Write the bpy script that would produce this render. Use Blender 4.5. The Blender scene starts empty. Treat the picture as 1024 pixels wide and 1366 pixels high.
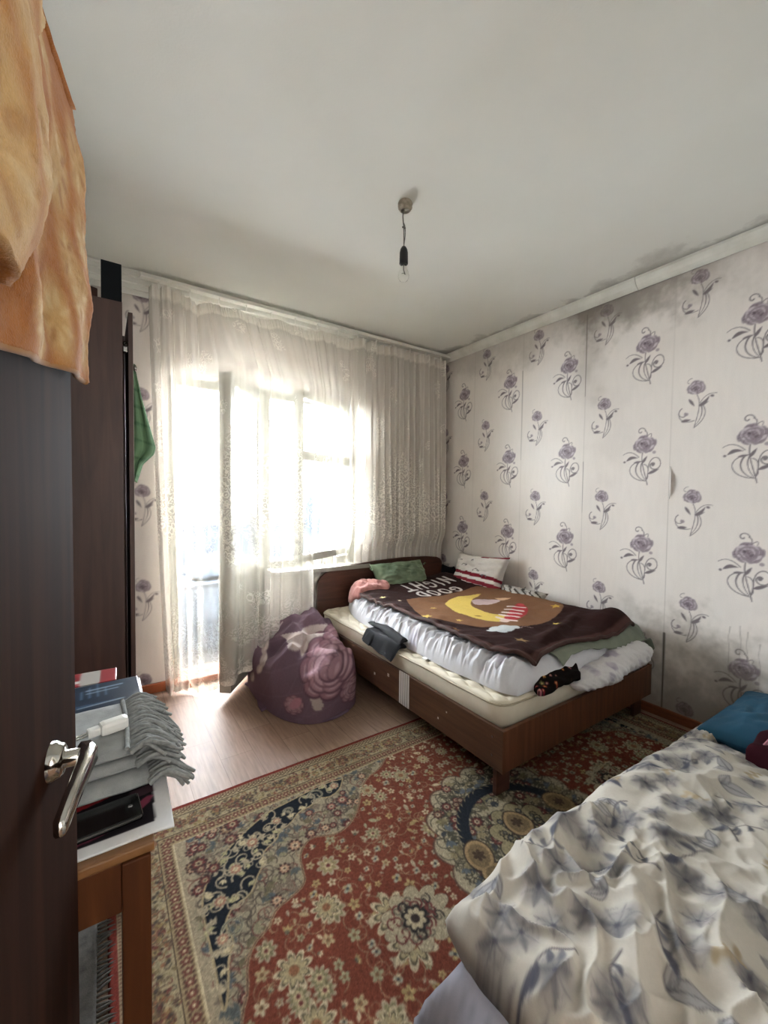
import bpy, bmesh, math, random
import numpy as np
from mathutils import Vector, Matrix
random.seed(7); RNG = np.random.default_rng(7)
SC = bpy.context.scene; COL = SC.collection
PI = math.pi

# ------------------------------------------------------------------ camera
RW, BW, LW, FW, CH = 2.757, 3.053, -0.52, -0.22, 2.65      # right / back / left / front wall, ceiling height
_yaw, _pit, _rol, _f = math.radians(34.097), math.radians(1.944), math.radians(0.651), 554.48
fwd = Vector((math.sin(_yaw)*math.cos(_pit), math.cos(_yaw)*math.cos(_pit), -math.sin(_pit)))
rgt = Vector((math.cos(_yaw), -math.sin(_yaw), 0)); up = rgt.cross(fwd)
r2 = rgt*math.cos(_rol)+up*math.sin(_rol); u2 = -rgt*math.sin(_rol)+up*math.cos(_rol)
cam = bpy.data.cameras.new('camera'); cam.sensor_fit = 'HORIZONTAL'; cam.sensor_width = 36; cam.lens = 36*_f/1024; cam.clip_start = .02
camo = bpy.data.objects.new('camera', cam); COL.objects.link(camo); SC.camera = camo
camo.matrix_world = Matrix(((r2.x, u2.x, -fwd.x, 0), (r2.y, u2.y, -fwd.y, 0), (r2.z, u2.z, -fwd.z, 1.286), (0, 0, 0, 1)))

# ------------------------------------------------------------------ world, lights, exposure
W = bpy.data.worlds.new('overcast_sky'); SC.world = W; W.use_nodes = True
bg = W.node_tree.nodes['Background']; bg.inputs[0].default_value = (0.90, 0.95, 1.0, 1); bg.inputs[1].default_value = 11.0
SC.view_settings.view_transform = 'Standard'; SC.view_settings.look = 'None'; SC.view_settings.gamma = 1
SC.view_settings.exposure = 3.48; SC.view_settings.use_curve_mapping = False
SC.cycles.transparent_max_bounces = 24; SC.cycles.max_bounces = 10; SC.cycles.diffuse_bounces = 6; SC.cycles.transmission_bounces = 8
SC.cycles.use_denoising = True; SC.cycles.sample_clamp_indirect = 12
SC.cycles.caustics_reflective = False; SC.cycles.caustics_refractive = False

def area(name, loc, size, rot, power, portal=False, col=(1, 1, 1)):
    l = bpy.data.lights.new(name, 'AREA'); l.shape = 'RECTANGLE'; l.size, l.size_y = size; l.energy = power; l.color = col
    if portal: l.cycles.is_portal = True
    o = bpy.data.objects.new(name, l); COL.objects.link(o); o.location = loc; o.rotation_euler = rot; return o
area('daylight_portal', (1.07, BW+.20, 1.12), (1.6, 2.1), (-PI/2, 0, 0), 0, True)
area('hall_fill', (0.35, -1.58, 1.75), (1.4, 1.2), (PI/2, 0, 0), 2.6, False, (1, .98, .95))  # unseen frontal fill light added in the hallway behind the camera

# ------------------------------------------------------------------ helpers: colour, noise, canvas
def lin(c):
    c = np.asarray(c, float); return np.where(c <= .04045, c/12.92, ((c+.055)/1.055)**2.4)
def hx(h): h = h.lstrip('#'); return np.array([int(h[i:i+2], 16)/255 for i in (0, 2, 4)])
def C4(h): return tuple(float(v) for v in lin(hx(h)))+(1.0,)

_perm = np.random.default_rng(3).permutation(512).astype(int)
_perm = np.concatenate([_perm, _perm]); _gr = np.random.default_rng(4).uniform(0, 2*PI, 512)
def noise(x, y, seed=0):
    x = np.asarray(x, float)+seed*17.31; y = np.asarray(y, float)-seed*9.17
    xi = np.floor(x).astype(int); yi = np.floor(y).astype(int); xf = x-xi; yf = y-yi
    def g(ix, iy, dx, dy):
        a = _gr[_perm[(_perm[ix & 511]+iy) & 511]]; return np.cos(a)*dx+np.sin(a)*dy
    u = xf**3*(xf*(xf*6-15)+10); v = yf**3*(yf*(yf*6-15)+10)
    a = g(xi, yi, xf, yf); b = g(xi+1, yi, xf-1, yf); c = g(xi, yi+1, xf, yf-1); d = g(xi+1, yi+1, xf-1, yf-1)
    return ((a*(1-u)+b*u)*(1-v)+(c*(1-u)+d*u)*v)*1.5
def fbm(x, y, o=4, seed=0):
    s = 0; a = 1
    for i in range(o): s = s+a*noise(x*2**i, y*2**i, seed+i*3); a *= .5
    return s
def ridge(x, y, seed=0): return 1-np.abs(noise(x, y, seed))*2
def sstep(a, b, x): t = np.clip((np.asarray(x, float)-a)/(b-a), 0, 1); return t*t*(3-2*t)
def interp(x, pts): p = np.array(pts, float); return np.interp(x, p[:, 0], p[:, 1])

class Cv:
    """a print: colours laid out on a fabric / paper / pile in metres, later stored per vertex"""
    def __init__(s, x0, y0, x1, y1, res, bgc):
        s.x0, s.y0, s.res = x0, y0, res; s.nx = int((x1-x0)/res)+2; s.ny = int((y1-y0)/res)+2
        s.a = np.empty((s.ny, s.nx, 3)); s.a[:] = hx(bgc) if isinstance(bgc, str) else bgc
    def win(s, xa, ya, xb, yb):
        i0 = max(0, int((xa-s.x0)/s.res)); i1 = min(s.nx, int((xb-s.x0)/s.res)+2); j0 = max(0, int((ya-s.y0)/s.res)); j1 = min(s.ny, int((yb-s.y0)/s.res)+2)
        if i1 <= i0 or j1 <= j0: return None
        X, Y = np.meshgrid(s.x0+np.arange(i0, i1)*s.res, s.y0+np.arange(j0, j1)*s.res); return slice(j0, j1), slice(i0, i1), X, Y
    def put(s, w, m, col, al=1):
        m = (np.clip(m, 0, 1)*al)[..., None]; c = hx(col) if isinstance(col, str) else col
        s.a[w[0], w[1]] = s.a[w[0], w[1]]*(1-m)+c*m
    def full(s): return s.win(s.x0, s.y0, s.x0+s.nx*s.res, s.y0+s.ny*s.res)
    def ell(s, x, y, rx, ry, ang, col, al=1, soft=None):
        R = max(rx, ry)+s.res*2; w = s.win(x-R, y-R, x+R, y+R)
        if w is None: return
        c, q = math.cos(ang), math.sin(ang); X, Y = w[2]-x, w[3]-y; t = X*c+Y*q; n = -X*q+Y*c
        d = (np.hypot(t/rx, n/ry)-1)*min(rx, ry); sf = soft or s.res*.8
        s.put(w, .5-d/sf*.5, col, al)
    def leaf(s, x, y, L, wd, ang, col, al=1, bend=0):
        R = L+wd; w = s.win(x-R, y-R, x+R, y+R)
        if w is None: return
        c, q = math.cos(ang), math.sin(ang); X, Y = w[2]-x, w[3]-y; t = (X*c+Y*q)/L; n = -X*q+Y*c-bend*L*np.sin(PI*np.clip(t, 0, 1))
        hw = wd/2*np.sin(PI*np.clip(t, 0, 1)**.8); d = np.abs(n)-hw
        s.put(w, (.5-d/s.res*.6)*((t > 0) & (t < 1)), col, al)
    def line(s, pts, w0, col, w1=None, al=1):
        w1 = w0 if w1 is None else w1; p = np.array(pts, float); R = max(w0, w1)+s.res*2
        w = s.win(p[:, 0].min()-R, p[:, 1].min()-R, p[:, 0].max()+R, p[:, 1].max()+R)
        if w is None: return
        m = np.zeros(w[2].shape); n = len(p)-1
        for i in range(n):
            a, b = p[i], p[i+1]; ab = b-a; L2 = ab@ab+1e-12
            t = np.clip(((w[2]-a[0])*ab[0]+(w[3]-a[1])*ab[1])/L2, 0, 1)
            d = np.hypot(w[2]-a[0]-t*ab[0], w[3]-a[1]-t*ab[1]); hw = (w0+(w1-w0)*(i+t)/n)/2
            m = np.maximum(m, np.clip((hw-d)/s.res+.5, 0, 1)*np.minimum(1, hw*2/s.res))
        s.put(w, m, col, al)
    def poly(s, pts, col, al=1, soft=None):
        p = np.array(pts, float); w = s.win(p[:, 0].min(), p[:, 1].min(), p[:, 0].max(), p[:, 1].max())
        if w is None: return
        X, Y = w[2], w[3]; ins = np.zeros(X.shape, bool)
        for (xa, ya), (xb, yb) in zip(p, np.roll(p, -1, 0)):
            if ya == yb: continue
            ins ^= ((ya > Y) != (yb > Y)) & (X < (xb-xa)*(Y-ya)/(yb-ya)+xa)
        s.put(w, ins.astype(float), col, al)
    def ros(s, x, y, r, n, col, ang=0, k=.45, al=1, sharp=1):
        R = r+s.res*2; w = s.win(x-R, y-R, x+R, y+R)
        if w is None: return
        X, Y = w[2]-x, w[3]-y; th = np.arctan2(Y, X)-ang; rr = r*(1-k+k*np.abs(np.cos(n*th/2))**sharp)
        s.put(w, .5+(rr-np.hypot(X, Y))/s.res*.6, col, al)
    def sample(s, X, Y):
        fx = np.clip((X-s.x0)/s.res, 0, s.nx-1.001); fy = np.clip((Y-s.y0)/s.res, 0, s.ny-1.001)
        i, j = fx.astype(int), fy.astype(int); u, v = (fx-i)[..., None], (fy-j)[..., None]; a = s.a
        return (a[j, i]*(1-u)+a[j, i+1]*u)*(1-v)+(a[j+1, i]*(1-u)+a[j+1, i+1]*u)*v

def spiral(x, y, r, a0, turns, n=22, k=.85):
    """points of a curl that starts at radius r and winds in"""
    t = np.linspace(0, 1, n); rr = r*(1-k*t); a = a0+turns*2*PI*t; return np.c_[x+rr*np.cos(a), y+rr*np.sin(a)]
def bez(p0, p1, p2, p3=None, n=16):
    t = np.linspace(0, 1, n)[:, None]; p0, p1, p2 = map(np.array, (p0, p1, p2))
    if p3 is None: return (1-t)**2*p0+2*t*(1-t)*p1+t*t*p2
    return (1-t)**3*p0+3*t*(1-t)**2*p1+3*t*t*(1-t)*p2+t**3*np.array(p3)

# ------------------------------------------------------------------ helpers: materials
MATS = {}
def nodes(name):
    m = bpy.data.materials.new(name); m.use_nodes = True; nt = m.node_tree; b = nt.nodes['Principled BSDF']; MATS[name] = m; return m, nt, b
def N(nt, t, **kw):
    n = nt.nodes.new(t)
    for k, v in kw.items():
        if hasattr(n, k): setattr(n, k, v)
        else: n.inputs[k.replace('_', ' ')].default_value = v
    return n
def coord(nt, scale=(1, 1, 1), kind='Object'):
    tc = N(nt, 'ShaderNodeTexCoord'); mp = N(nt, 'ShaderNodeMapping'); mp.inputs['Scale'].default_value = scale
    nt.links.new(tc.outputs[kind], mp.inputs['Vector']); return mp.outputs[0]
def bump(nt, b, src, st, dist=.002):
    n = N(nt, 'ShaderNodeBump'); n.inputs['Strength'].default_value = st; n.inputs['Distance'].default_value = dist
    nt.links.new(src, n.inputs['Height']); nt.links.new(n.outputs[0], b.inputs['Normal'])
def ramp(nt, src, stops):
    r = N(nt, 'ShaderNodeValToRGB'); e = r.color_ramp.elements
    while len(e) < len(stops): e.new(.5)
    for q, (p, c) in zip(e, stops): q.position = p; q.color = C4(c) if isinstance(c, str) else c
    nt.links.new(src, r.inputs[0]); return r.outputs[0]
def solid(name, c1, c2=None, rough=.6, scale=8, bscale=60, bst=.15, metal=0, stretch=(1, 1, 1), sheen=0, spec=.5, coat=0):
    m, nt, b = nodes(name); v = coord(nt, stretch); n = N(nt, 'ShaderNodeTexNoise'); n.inputs['Scale'].default_value = scale; n.inputs['Detail'].default_value = 6
    nt.links.new(v, n.inputs['Vector']); nt.links.new(ramp(nt, n.outputs[0], [(.3, c1), (.7, c2 or c1)]), b.inputs['Base Color'])
    b.inputs['Roughness'].default_value = rough; b.inputs['Metallic'].default_value = metal; b.inputs['Specular IOR Level'].default_value = spec
    if sheen: b.inputs['Sheen Weight'].default_value = sheen
    if coat: b.inputs['Coat Weight'].default_value = coat
    if bst:
        n2 = N(nt, 'ShaderNodeTexNoise'); n2.inputs['Scale'].default_value = bscale; n2.inputs['Detail'].default_value = 4
        nt.links.new(v, n2.inputs['Vector']); bump(nt, b, n2.outputs[0], bst)
    return m
def printed(name, rough=.85, bscale=500, bst=.25, sheen=0, vary=.1, vscale=40, spec=.3):
    """material whose colour is the print stored on the mesh, with a fine weave"""
    m, nt, b = nodes(name); at = N(nt, 'ShaderNodeAttribute'); at.attribute_name = 'Col'; v = coord(nt)
    n = N(nt, 'ShaderNodeTexNoise'); n.inputs['Scale'].default_value = vscale; n.inputs['Detail'].default_value = 5; nt.links.new(v, n.inputs['Vector'])
    mr = N(nt, 'ShaderNodeMapRange'); mr.inputs['To Min'].default_value = 1-vary; mr.inputs['To Max'].default_value = 1+vary
    nt.links.new(n.outputs[0], mr.inputs[0]); mx = N(nt, 'ShaderNodeVectorMath'); mx.operation = 'SCALE'
    nt.links.new(at.outputs['Color'], mx.inputs[0]); nt.links.new(mr.outputs[0], mx.inputs['Scale']); nt.links.new(mx.outputs[0], b.inputs['Base Color'])
    b.inputs['Roughness'].default_value = rough; b.inputs['Specular IOR Level'].default_value = spec
    if sheen: b.inputs['Sheen Weight'].default_value = sheen
    n2 = N(nt, 'ShaderNodeTexNoise'); n2.inputs['Scale'].default_value = bscale; nt.links.new(v, n2.inputs['Vector']); bump(nt, b, n2.outputs[0], bst, .001)
    return m
def wood(name, c1, c2, c3, rough=.4, stretch=(14, 14, .8), spec=.5, coat=0):
    m, nt, b = nodes(name); v = coord(nt, stretch); n = N(nt, 'ShaderNodeTexNoise'); n.inputs['Scale'].default_value = 3; n.inputs['Detail'].default_value = 8; n.inputs['Distortion'].default_value = .6
    nt.links.new(v, n.inputs['Vector']); nt.links.new(ramp(nt, n.outputs[0], [(.3, c1), (.5, c2), (.72, c3)]), b.inputs['Base Color'])
    b.inputs['Roughness'].default_value = rough; b.inputs['Specular IOR Level'].default_value = spec; b.inputs['Coat Weight'].default_value = coat
    bump(nt, b, n.outputs[0], .06, .001); return m

# ------------------------------------------------------------------ helpers: meshes
def link(name, me, m=None, parent=None, smooth=False):
    o = bpy.data.objects.new(name, me); COL.objects.link(o)
    if m is not None: me.materials.append(MATS[m] if isinstance(m, str) else m)
    if parent is not None: o.parent = parent
    if smooth: me.polygons.foreach_set('use_smooth', np.ones(len(me.polygons), bool))
    return o
def tag(o, label, cat, group=None, kind=None):
    o['label'] = label; o['category'] = cat
    if group: o['group'] = group
    if kind: o['kind'] = kind
    return o
def struct(o, label=None):
    o['kind'] = 'structure'
    if label: o['label'] = label
    return o
def empty(name, loc=(0, 0, 0), rz=0):
    o = bpy.data.objects.new(name, None); COL.objects.link(o); o.location = loc; o.rotation_euler = (0, 0, rz); o.empty_display_size = .1; return o
def raw(name, V, F, colors=None, uv=None, attr=None):
    V = np.asarray(V, np.float32); F = np.asarray(F, np.int32); me = bpy.data.meshes.new(name); k = F.shape[1]
    me.vertices.add(len(V)); me.vertices.foreach_set('co', V.ravel()); me.loops.add(F.size); me.loops.foreach_set('vertex_index', F.ravel())
    me.polygons.add(len(F)); me.polygons.foreach_set('loop_start', np.arange(0, F.size, k, dtype=np.int32)); me.polygons.foreach_set('loop_total', np.full(len(F), k, np.int32))
    me.update(calc_edges=True)
    if colors is not None:
        a = me.color_attributes.new('Col', 'FLOAT_COLOR', 'POINT'); c = np.ones((len(V), 4), np.float32); c[:, :3] = lin(np.clip(colors.reshape(-1, 3), 0, 1)); a.data.foreach_set('color', c.ravel())
    if uv is not None:
        l = me.uv_layers.new(name='UVMap'); l.data.foreach_set('uv', np.asarray(uv, np.float32)[F.ravel()].ravel())
    for k2, val in (attr or {}).items():
        a = me.attributes.new(k2, 'FLOAT', 'POINT'); a.data.foreach_set('value', np.asarray(val, np.float32).ravel())
    me.validate(); return me
def gridF(n, m, off=0, flip=False, wrap=False):
    mm = m if wrap else m-1
    i, j = np.meshgrid(np.arange(n-1), np.arange(mm), indexing='ij'); j2 = (j+1) % m
    a = off+i*m+j; b = off+(i+1)*m+j; c = off+(i+1)*m+j2; d = off+i*m+j2
    F = np.stack([a, b, c, d], -1).reshape(-1, 4); return F[:, ::-1] if flip else F
def normals(P):
    du = np.gradient(P, axis=0); dv = np.gradient(P, axis=1); n = np.cross(du, dv); return n/(np.linalg.norm(n, axis=-1, keepdims=True)+1e-9)
def grid(name, P, m, parent=None, colors=None, uv=None, attr=None, smooth=True, keep=None):
    n, k = P.shape[:2]; F = gridF(n, k)
    if keep is not None: F = F[keep.reshape(-1)]
    return link(name, raw(name, P.reshape(-1, 3), F, colors, uv, attr), m, parent, smooth)
def sheet(name, P, th, m, parent=None, colors=None):
    """cloth of thickness th around the grid P"""
    n, k = P.shape[:2]; nr = normals(P); e = np.ones((n, k))
    T = P+nr*th/2; B = P-nr*th/2; V = np.concatenate([T.reshape(-1, 3), B.reshape(-1, 3)]); o = n*k
    F = [gridF(n, k), gridF(n, k, o, True)]
    ring = np.concatenate([np.arange(k), np.arange(1, n)*k+k-1, (n-1)*k+np.arange(k-2, -1, -1), np.arange(n-2, 0, -1)*k]); r1 = np.roll(ring, -1)
    F.append(np.stack([ring, r1, r1+o, ring+o], -1)); c2 = None if colors is None else np.concatenate([colors.reshape(-1, 3)]*2)
    return link(name, raw(name, V, np.concatenate(F), c2), m, parent, True)
def closed(name, T, B, m, parent=None, colors=None):
    """solid between a top grid and a bottom grid of the same size"""
    n, k = T.shape[:2]; V = np.concatenate([T.reshape(-1, 3), B.reshape(-1, 3)]); o = n*k
    ring = np.concatenate([np.arange(k), np.arange(1, n)*k+k-1, (n-1)*k+np.arange(k-2, -1, -1), np.arange(n-2, 0, -1)*k]); r1 = np.roll(ring, -1)
    F = np.concatenate([gridF(n, k), gridF(n, k, o, True), np.stack([ring, r1, r1+o, ring+o], -1)])
    c2 = None if colors is None else np.concatenate([colors.reshape(-1, 3)]*2)
    return link(name, raw(name, V, F, c2), m, parent, True)
def box(name, lo, hi, m, parent=None, bev=.003, rz=0, piv=None, smooth=False):
    bm = bmesh.new(); bmesh.ops.create_cube(bm, size=1)
    lo, hi = Vector(lo), Vector(hi); s = hi-lo; c = (hi+lo)/2
    for v in bm.verts: v.co = Vector((v.co.x*s.x, v.co.y*s.y, v.co.z*s.z))+c
    if bev: bmesh.ops.bevel(bm, geom=bm.edges[:], offset=min(bev, min(s)*.4), segments=2, affect='EDGES', profile=.6)
    if rz: bmesh.ops.rotate(bm, verts=bm.verts, cent=piv or c, matrix=Matrix.Rotation(rz, 3, 'Z'))
    me = bpy.data.meshes.new(name); bm.to_mesh(me); bm.free(); return link(name, me, m, parent, smooth)
def obox(name, a, b, z0, z1, th, m, parent=None, bev=.003, side=1):
    """upright board from a to b on plan, thickness th to one side"""
    a, b = Vector((a[0], a[1], 0)), Vector((b[0], b[1], 0)); d = (b-a); L = d.length; ang = math.atan2(d.y, d.x)
    bm = bmesh.new(); bmesh.ops.create_cube(bm, size=1)
    for v in bm.verts: v.co = Vector(((v.co.x+.5)*L, (v.co.y+.5*side)*th, z0+(v.co.z+.5)*(z1-z0)))
    if bev: bmesh.ops.bevel(bm, geom=bm.edges[:], offset=bev, segments=2, affect='EDGES')
    bmesh.ops.transform(bm, verts=bm.verts, matrix=Matrix.Translation(a) @ Matrix.Rotation(ang, 4, 'Z'))
    me = bpy.data.meshes.new(name); bm.to_mesh(me); bm.free(); return link(name, me, m, parent)
def prism(name, pts, ax, a, b, m, parent=None, bev=0):
    """outline pts extruded along axis ax ('x','y','z') from a to b"""
    bm = bmesh.new()
    def P(u, v, w): return {'x': (w, u, v), 'y': (u, w, v), 'z': (u, v, w)}[ax]
    v0 = [bm.verts.new(P(u, v, a)) for u, v in pts]; f = bm.faces.new(v0)
    r = bmesh.ops.extrude_face_region(bm, geom=[f]); vs = [g for g in r['geom'] if isinstance(g, bmesh.types.BMVert)]
    dv = Vector(P(0, 0, b-a)); bmesh.ops.translate(bm, verts=vs, vec=dv)
    bmesh.ops.recalc_face_normals(bm, faces=bm.faces)
    if bev: bmesh.ops.bevel(bm, geom=[e for e in bm.edges if e.calc_face_angle(0) > .6], offset=bev, segments=2, affect='EDGES')
    me = bpy.data.meshes.new(name); bm.to_mesh(me); bm.free(); return link(name, me, m, parent)
def tube(name, pts, r, m, parent=None, seg=10, caps=True):
    p = np.array(pts, float); n = len(p); r = np.broadcast_to(np.asarray(r, float), (n,)); t = np.gradient(p, axis=0); t /= np.linalg.norm(t, axis=1, keepdims=True)+1e-12
    ref = np.array([0, 0, 1.]) if abs(t[0, 2]) < .9 else np.array([1., 0, 0]); V = []
    for i in range(n):
        a = np.cross(t[i], ref); a /= np.linalg.norm(a)+1e-12; b = np.cross(t[i], a); ref = np.cross(a, t[i]) if False else ref
        an = np.arange(seg)*2*PI/seg; V.append(p[i]+r[i]*(np.cos(an)[:, None]*a+np.sin(an)[:, None]*b))
    V = np.array(V); vs = V.reshape(-1, 3); F = gridF(n, seg, 0, False, True).tolist(); me = bpy.data.meshes.new(name)
    if caps: F += [list(range(seg))[::-1], [(n-1)*seg+i for i in range(seg)]]
    me.from_pydata(vs.tolist(), [], F); me.validate(); return link(name, me, m, parent, True)
def lathe(name, prof, c, m, parent=None, seg=24, axis=None):
    prof = np.array(prof, float); an = np.arange(seg)*2*PI/seg; V = np.stack([prof[:, :1]*np.cos(an), prof[:, :1]*np.sin(an), np.repeat(prof[:, 1:2], seg, 1)], -1)
    vs = V.reshape(-1, 3)
    if axis is not None: q = Vector((0, 0, 1)).rotation_difference(Vector(axis)).to_matrix(); vs = vs @ np.array(q).T
    vs = vs+np.array(c); F = gridF(len(prof), seg, 0, False, True).tolist()+[list(range(seg))[::-1], [(len(prof)-1)*seg+i for i in range(seg)]]
    me = bpy.data.meshes.new(name); me.from_pydata(vs.tolist(), [], F); me.validate(); return link(name, me, m, parent, True)
def path(pts, n):
    """n evenly spaced smooth points along a polyline"""
    p = np.array(pts, float)
    for _ in range(2):
        q = [p[0]]
        for a, b in zip(p[:-1], p[1:]): q += [a*.75+b*.25, a*.25+b*.75]
        q.append(p[-1]); p = np.array(q)
    d = np.r_[0, np.cumsum(np.linalg.norm(np.diff(p, axis=0), axis=1))]; t = np.linspace(0, d[-1], n)
    return np.stack([np.interp(t, d, p[:, k]) for k in range(p.shape[1])], -1)
def coons(b0, b1, l0, l1, nu, nv):
    """patch between bottom b0, top b1 (u runs along), left l0, right l1 (v runs along)"""
    b0, b1 = path(b0, nu), path(b1, nu); l0, l1 = path(l0, nv), path(l1, nv)
    u = np.linspace(0, 1, nu)[:, None, None]; v = np.linspace(0, 1, nv)[None, :, None]
    return (1-v)*b0[:, None]+v*b1[:, None]+(1-u)*l0[None]+u*l1[None]-((1-u)*(1-v)*b0[0]+u*(1-v)*b0[-1]+(1-u)*v*b1[0]+u*v*b1[-1])
def uvd(nu, nv, Lu, Lv):
    """distance in metres to the nearest rim of an nu x nv patch"""
    u = np.linspace(0, 1, nu)[:, None]; v = np.linspace(0, 1, nv)[None]
    return np.minimum(u, 1-u)*Lu+0*v, np.minimum(v, 1-v)*Lv+0*u
def rnd(d, r): t = np.clip(d/r, 0, 1); return np.sqrt(np.maximum(0, 1-(1-t)**2))
def pillow(name, c, ax, ay, az, L, Wd, H, m, parent=None, nu=48, nv=40, colf=None, wr=.06, seed=1, pinch=.12):
    """pillow centred at c; ax, ay span it, az is its thickness direction"""
    ax, ay, az = (np.array(Vector(k).normalized()) for k in (ax, ay, az)); u = np.linspace(-1, 1, nu)[:, None]; v = np.linspace(-1, 1, nv)[None]
    x = u*(1-pinch*(1-v*v)*0.9*np.abs(u)**4*0+0*v)*L/2*(1-pinch*(1-v**2)*np.abs(u)**3); y = v*Wd/2*(1-pinch*(1-u**2)*np.abs(v)**3)
    h = ((1-u**2)**.42)*((1-v**2)**.42)*H/2; w = fbm(u*2.2+5, v*2.2, 3, seed)*wr*H+ridge(u*3+v*2, v*3-u, seed)*wr*.6*H
    w = w*(1-u**2)**.4*(1-v**2)**.4; base = np.array(c)+x[..., None]*ax+y[..., None]*ay
    T = base+(h+w+.002)[..., None]*az; B = base-(h*.8-w*.3+.002)[..., None]*az
    cols = None if colf is None else colf(u+0*v, v+0*u)
    return closed(name, T, B, m, parent, cols)

# ------------------------------------------------------------------ materials of the setting
printed('wallpaper', rough=.46, bscale=190, bst=.22, vary=.05, vscale=160, spec=.30)
solid('white_trim', '#dcdad2', '#c9c6bc', rough=.5, bst=.05)
solid('frame_paint', '#a19e95', '#928f85', rough=.4, scale=14, bst=.08)  # white paint darkened so the daylight does not burn the frames out
solid('brown_baseboard', '#6e3f28', '#8a5232', rough=.45, scale=9, stretch=(1, 1, 8))
solid('orange_baseboard', '#8d4a2b', '#a65b36', rough=.4, scale=9)
solid('plaster', '#d5d3cd', '#c6c4bd', rough=.9, scale=3, bst=.1)
solid('hall_wall', '#8f857a', '#7c7268', rough=.9, bst=0)
solid('balcony_shaded', '#5a616b', '#515862', rough=.7, scale=5, bst=.1)  # white paint darkened to stand in for the balcony's shade
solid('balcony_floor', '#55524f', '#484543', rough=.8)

def ceiling_mat():
    m, nt, b = nodes('ceiling_paint'); tc = N(nt, 'ShaderNodeTexCoord'); n = N(nt, 'ShaderNodeTexNoise'); n.inputs['Scale'].default_value = 1.3; n.inputs['Detail'].default_value = 6
    nt.links.new(tc.outputs['Object'], n.inputs['Vector']); base = ramp(nt, n.outputs[0], [(.3, '#d3d2ca'), (.7, '#dcdbd5')])
    # mould creeping out of the joint with the right and the back wall
    sx = N(nt, 'ShaderNodeSeparateXYZ'); nt.links.new(tc.outputs['Object'], sx.inputs[0])
    def edge(out, wall, width, st):
        a = N(nt, 'ShaderNodeMath', operation='SUBTRACT'); a.inputs[0].default_value = wall; nt.links.new(out, a.inputs[1])
        n2 = N(nt, 'ShaderNodeTexNoise'); n2.inputs['Scale'].default_value = 5; n2.inputs['Detail'].default_value = 7; nt.links.new(tc.outputs['Object'], n2.inputs['Vector'])
        r = N(nt, 'ShaderNodeMapRange'); r.inputs['From Min'].default_value = .3; r.inputs['From Max'].default_value = .75; r.inputs['To Min'].default_value = .004; r.inputs['To Max'].default_value = width
        nt.links.new(n2.outputs[0], r.inputs[0]); d = N(nt, 'ShaderNodeMath', operation='DIVIDE'); nt.links.new(a.outputs[0], d.inputs[0]); nt.links.new(r.outputs[0], d.inputs[1])
        q = N(nt, 'ShaderNodeMapRange'); q.inputs['From Min'].default_value = .12; q.inputs['From Max'].default_value = 1.0; q.inputs['To Min'].default_value = st; q.inputs['To Max'].default_value = 0
        nt.links.new(d.outputs[0], q.inputs[0]); return q.outputs[0]
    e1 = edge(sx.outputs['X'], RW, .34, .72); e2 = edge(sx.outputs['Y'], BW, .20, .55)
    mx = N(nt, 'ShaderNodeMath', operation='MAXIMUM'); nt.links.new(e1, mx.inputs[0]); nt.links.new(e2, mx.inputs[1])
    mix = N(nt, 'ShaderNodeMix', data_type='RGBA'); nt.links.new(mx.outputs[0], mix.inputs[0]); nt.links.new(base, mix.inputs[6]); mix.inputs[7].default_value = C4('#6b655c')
    nt.links.new(mix.outputs[2], b.inputs['Base Color']); b.inputs['Roughness'].default_value = .95
    n3 = N(nt, 'ShaderNodeTexNoise'); n3.inputs['Scale'].default_value = 120; nt.links.new(tc.outputs['Object'], n3.inputs['Vector']); bump(nt, b, n3.outputs[0], .12, .003)
ceiling_mat()
def floor_mat():
    m, nt, b = nodes('linoleum'); tc = N(nt, 'ShaderNodeTexCoord'); mp = N(nt, 'ShaderNodeMapping'); mp.inputs['Rotation'].default_value = (0, 0, PI/2+.0)
    nt.links.new(tc.outputs['Object'], mp.inputs[0]); br = N(nt, 'ShaderNodeTexBrick'); br.offset = .37; br.squash = 1
    for k, v in dict(Scale=1, Mortar_Size=.0012, Brick_Width=.52, Row_Height=.155, Mortar_Smooth=.4, Bias=0).items(): br.inputs[k.replace('_', ' ')].default_value = v
    br.inputs['Color1'].default_value = C4('#8a6f5f'); br.inputs['Color2'].default_value = C4('#977e6c'); br.inputs['Mortar'].default_value = C4('#6a5344')
    nt.links.new(mp.outputs[0], br.inputs[0]); m2 = N(nt, 'ShaderNodeMapping'); m2.inputs['Scale'].default_value = (26, 2.2, 1); nt.links.new(tc.outputs['Object'], m2.inputs[0])
    n = N(nt, 'ShaderNodeTexNoise'); n.inputs['Scale'].default_value = 3; n.inputs['Detail'].default_value = 7; nt.links.new(m2.outputs[0], n.inputs[0])
    mix = N(nt, 'ShaderNodeMix', data_type='RGBA', blend_type='MULTIPLY'); mix.inputs[0].default_value = 1; nt.links.new(br.outputs[0], mix.inputs[6])
    nt.links.new(ramp(nt, n.outputs[0], [(.25, (.72, .69, .66, 1)), (.75, (1.12, 1.1, 1.08, 1))]), mix.inputs[7]); nt.links.new(mix.outputs[2], b.inputs['Base Color'])
    b.inputs['Roughness'].default_value = .46; b.inputs['Specular IOR Level'].default_value = .22; n2 = N(nt, 'ShaderNodeTexNoise'); n2.inputs['Scale'].default_value = 9; nt.links.new(tc.outputs['Object'], n2.inputs[0]); bump(nt, b, n2.outputs[0], .12, .01)
floor_mat()
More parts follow.
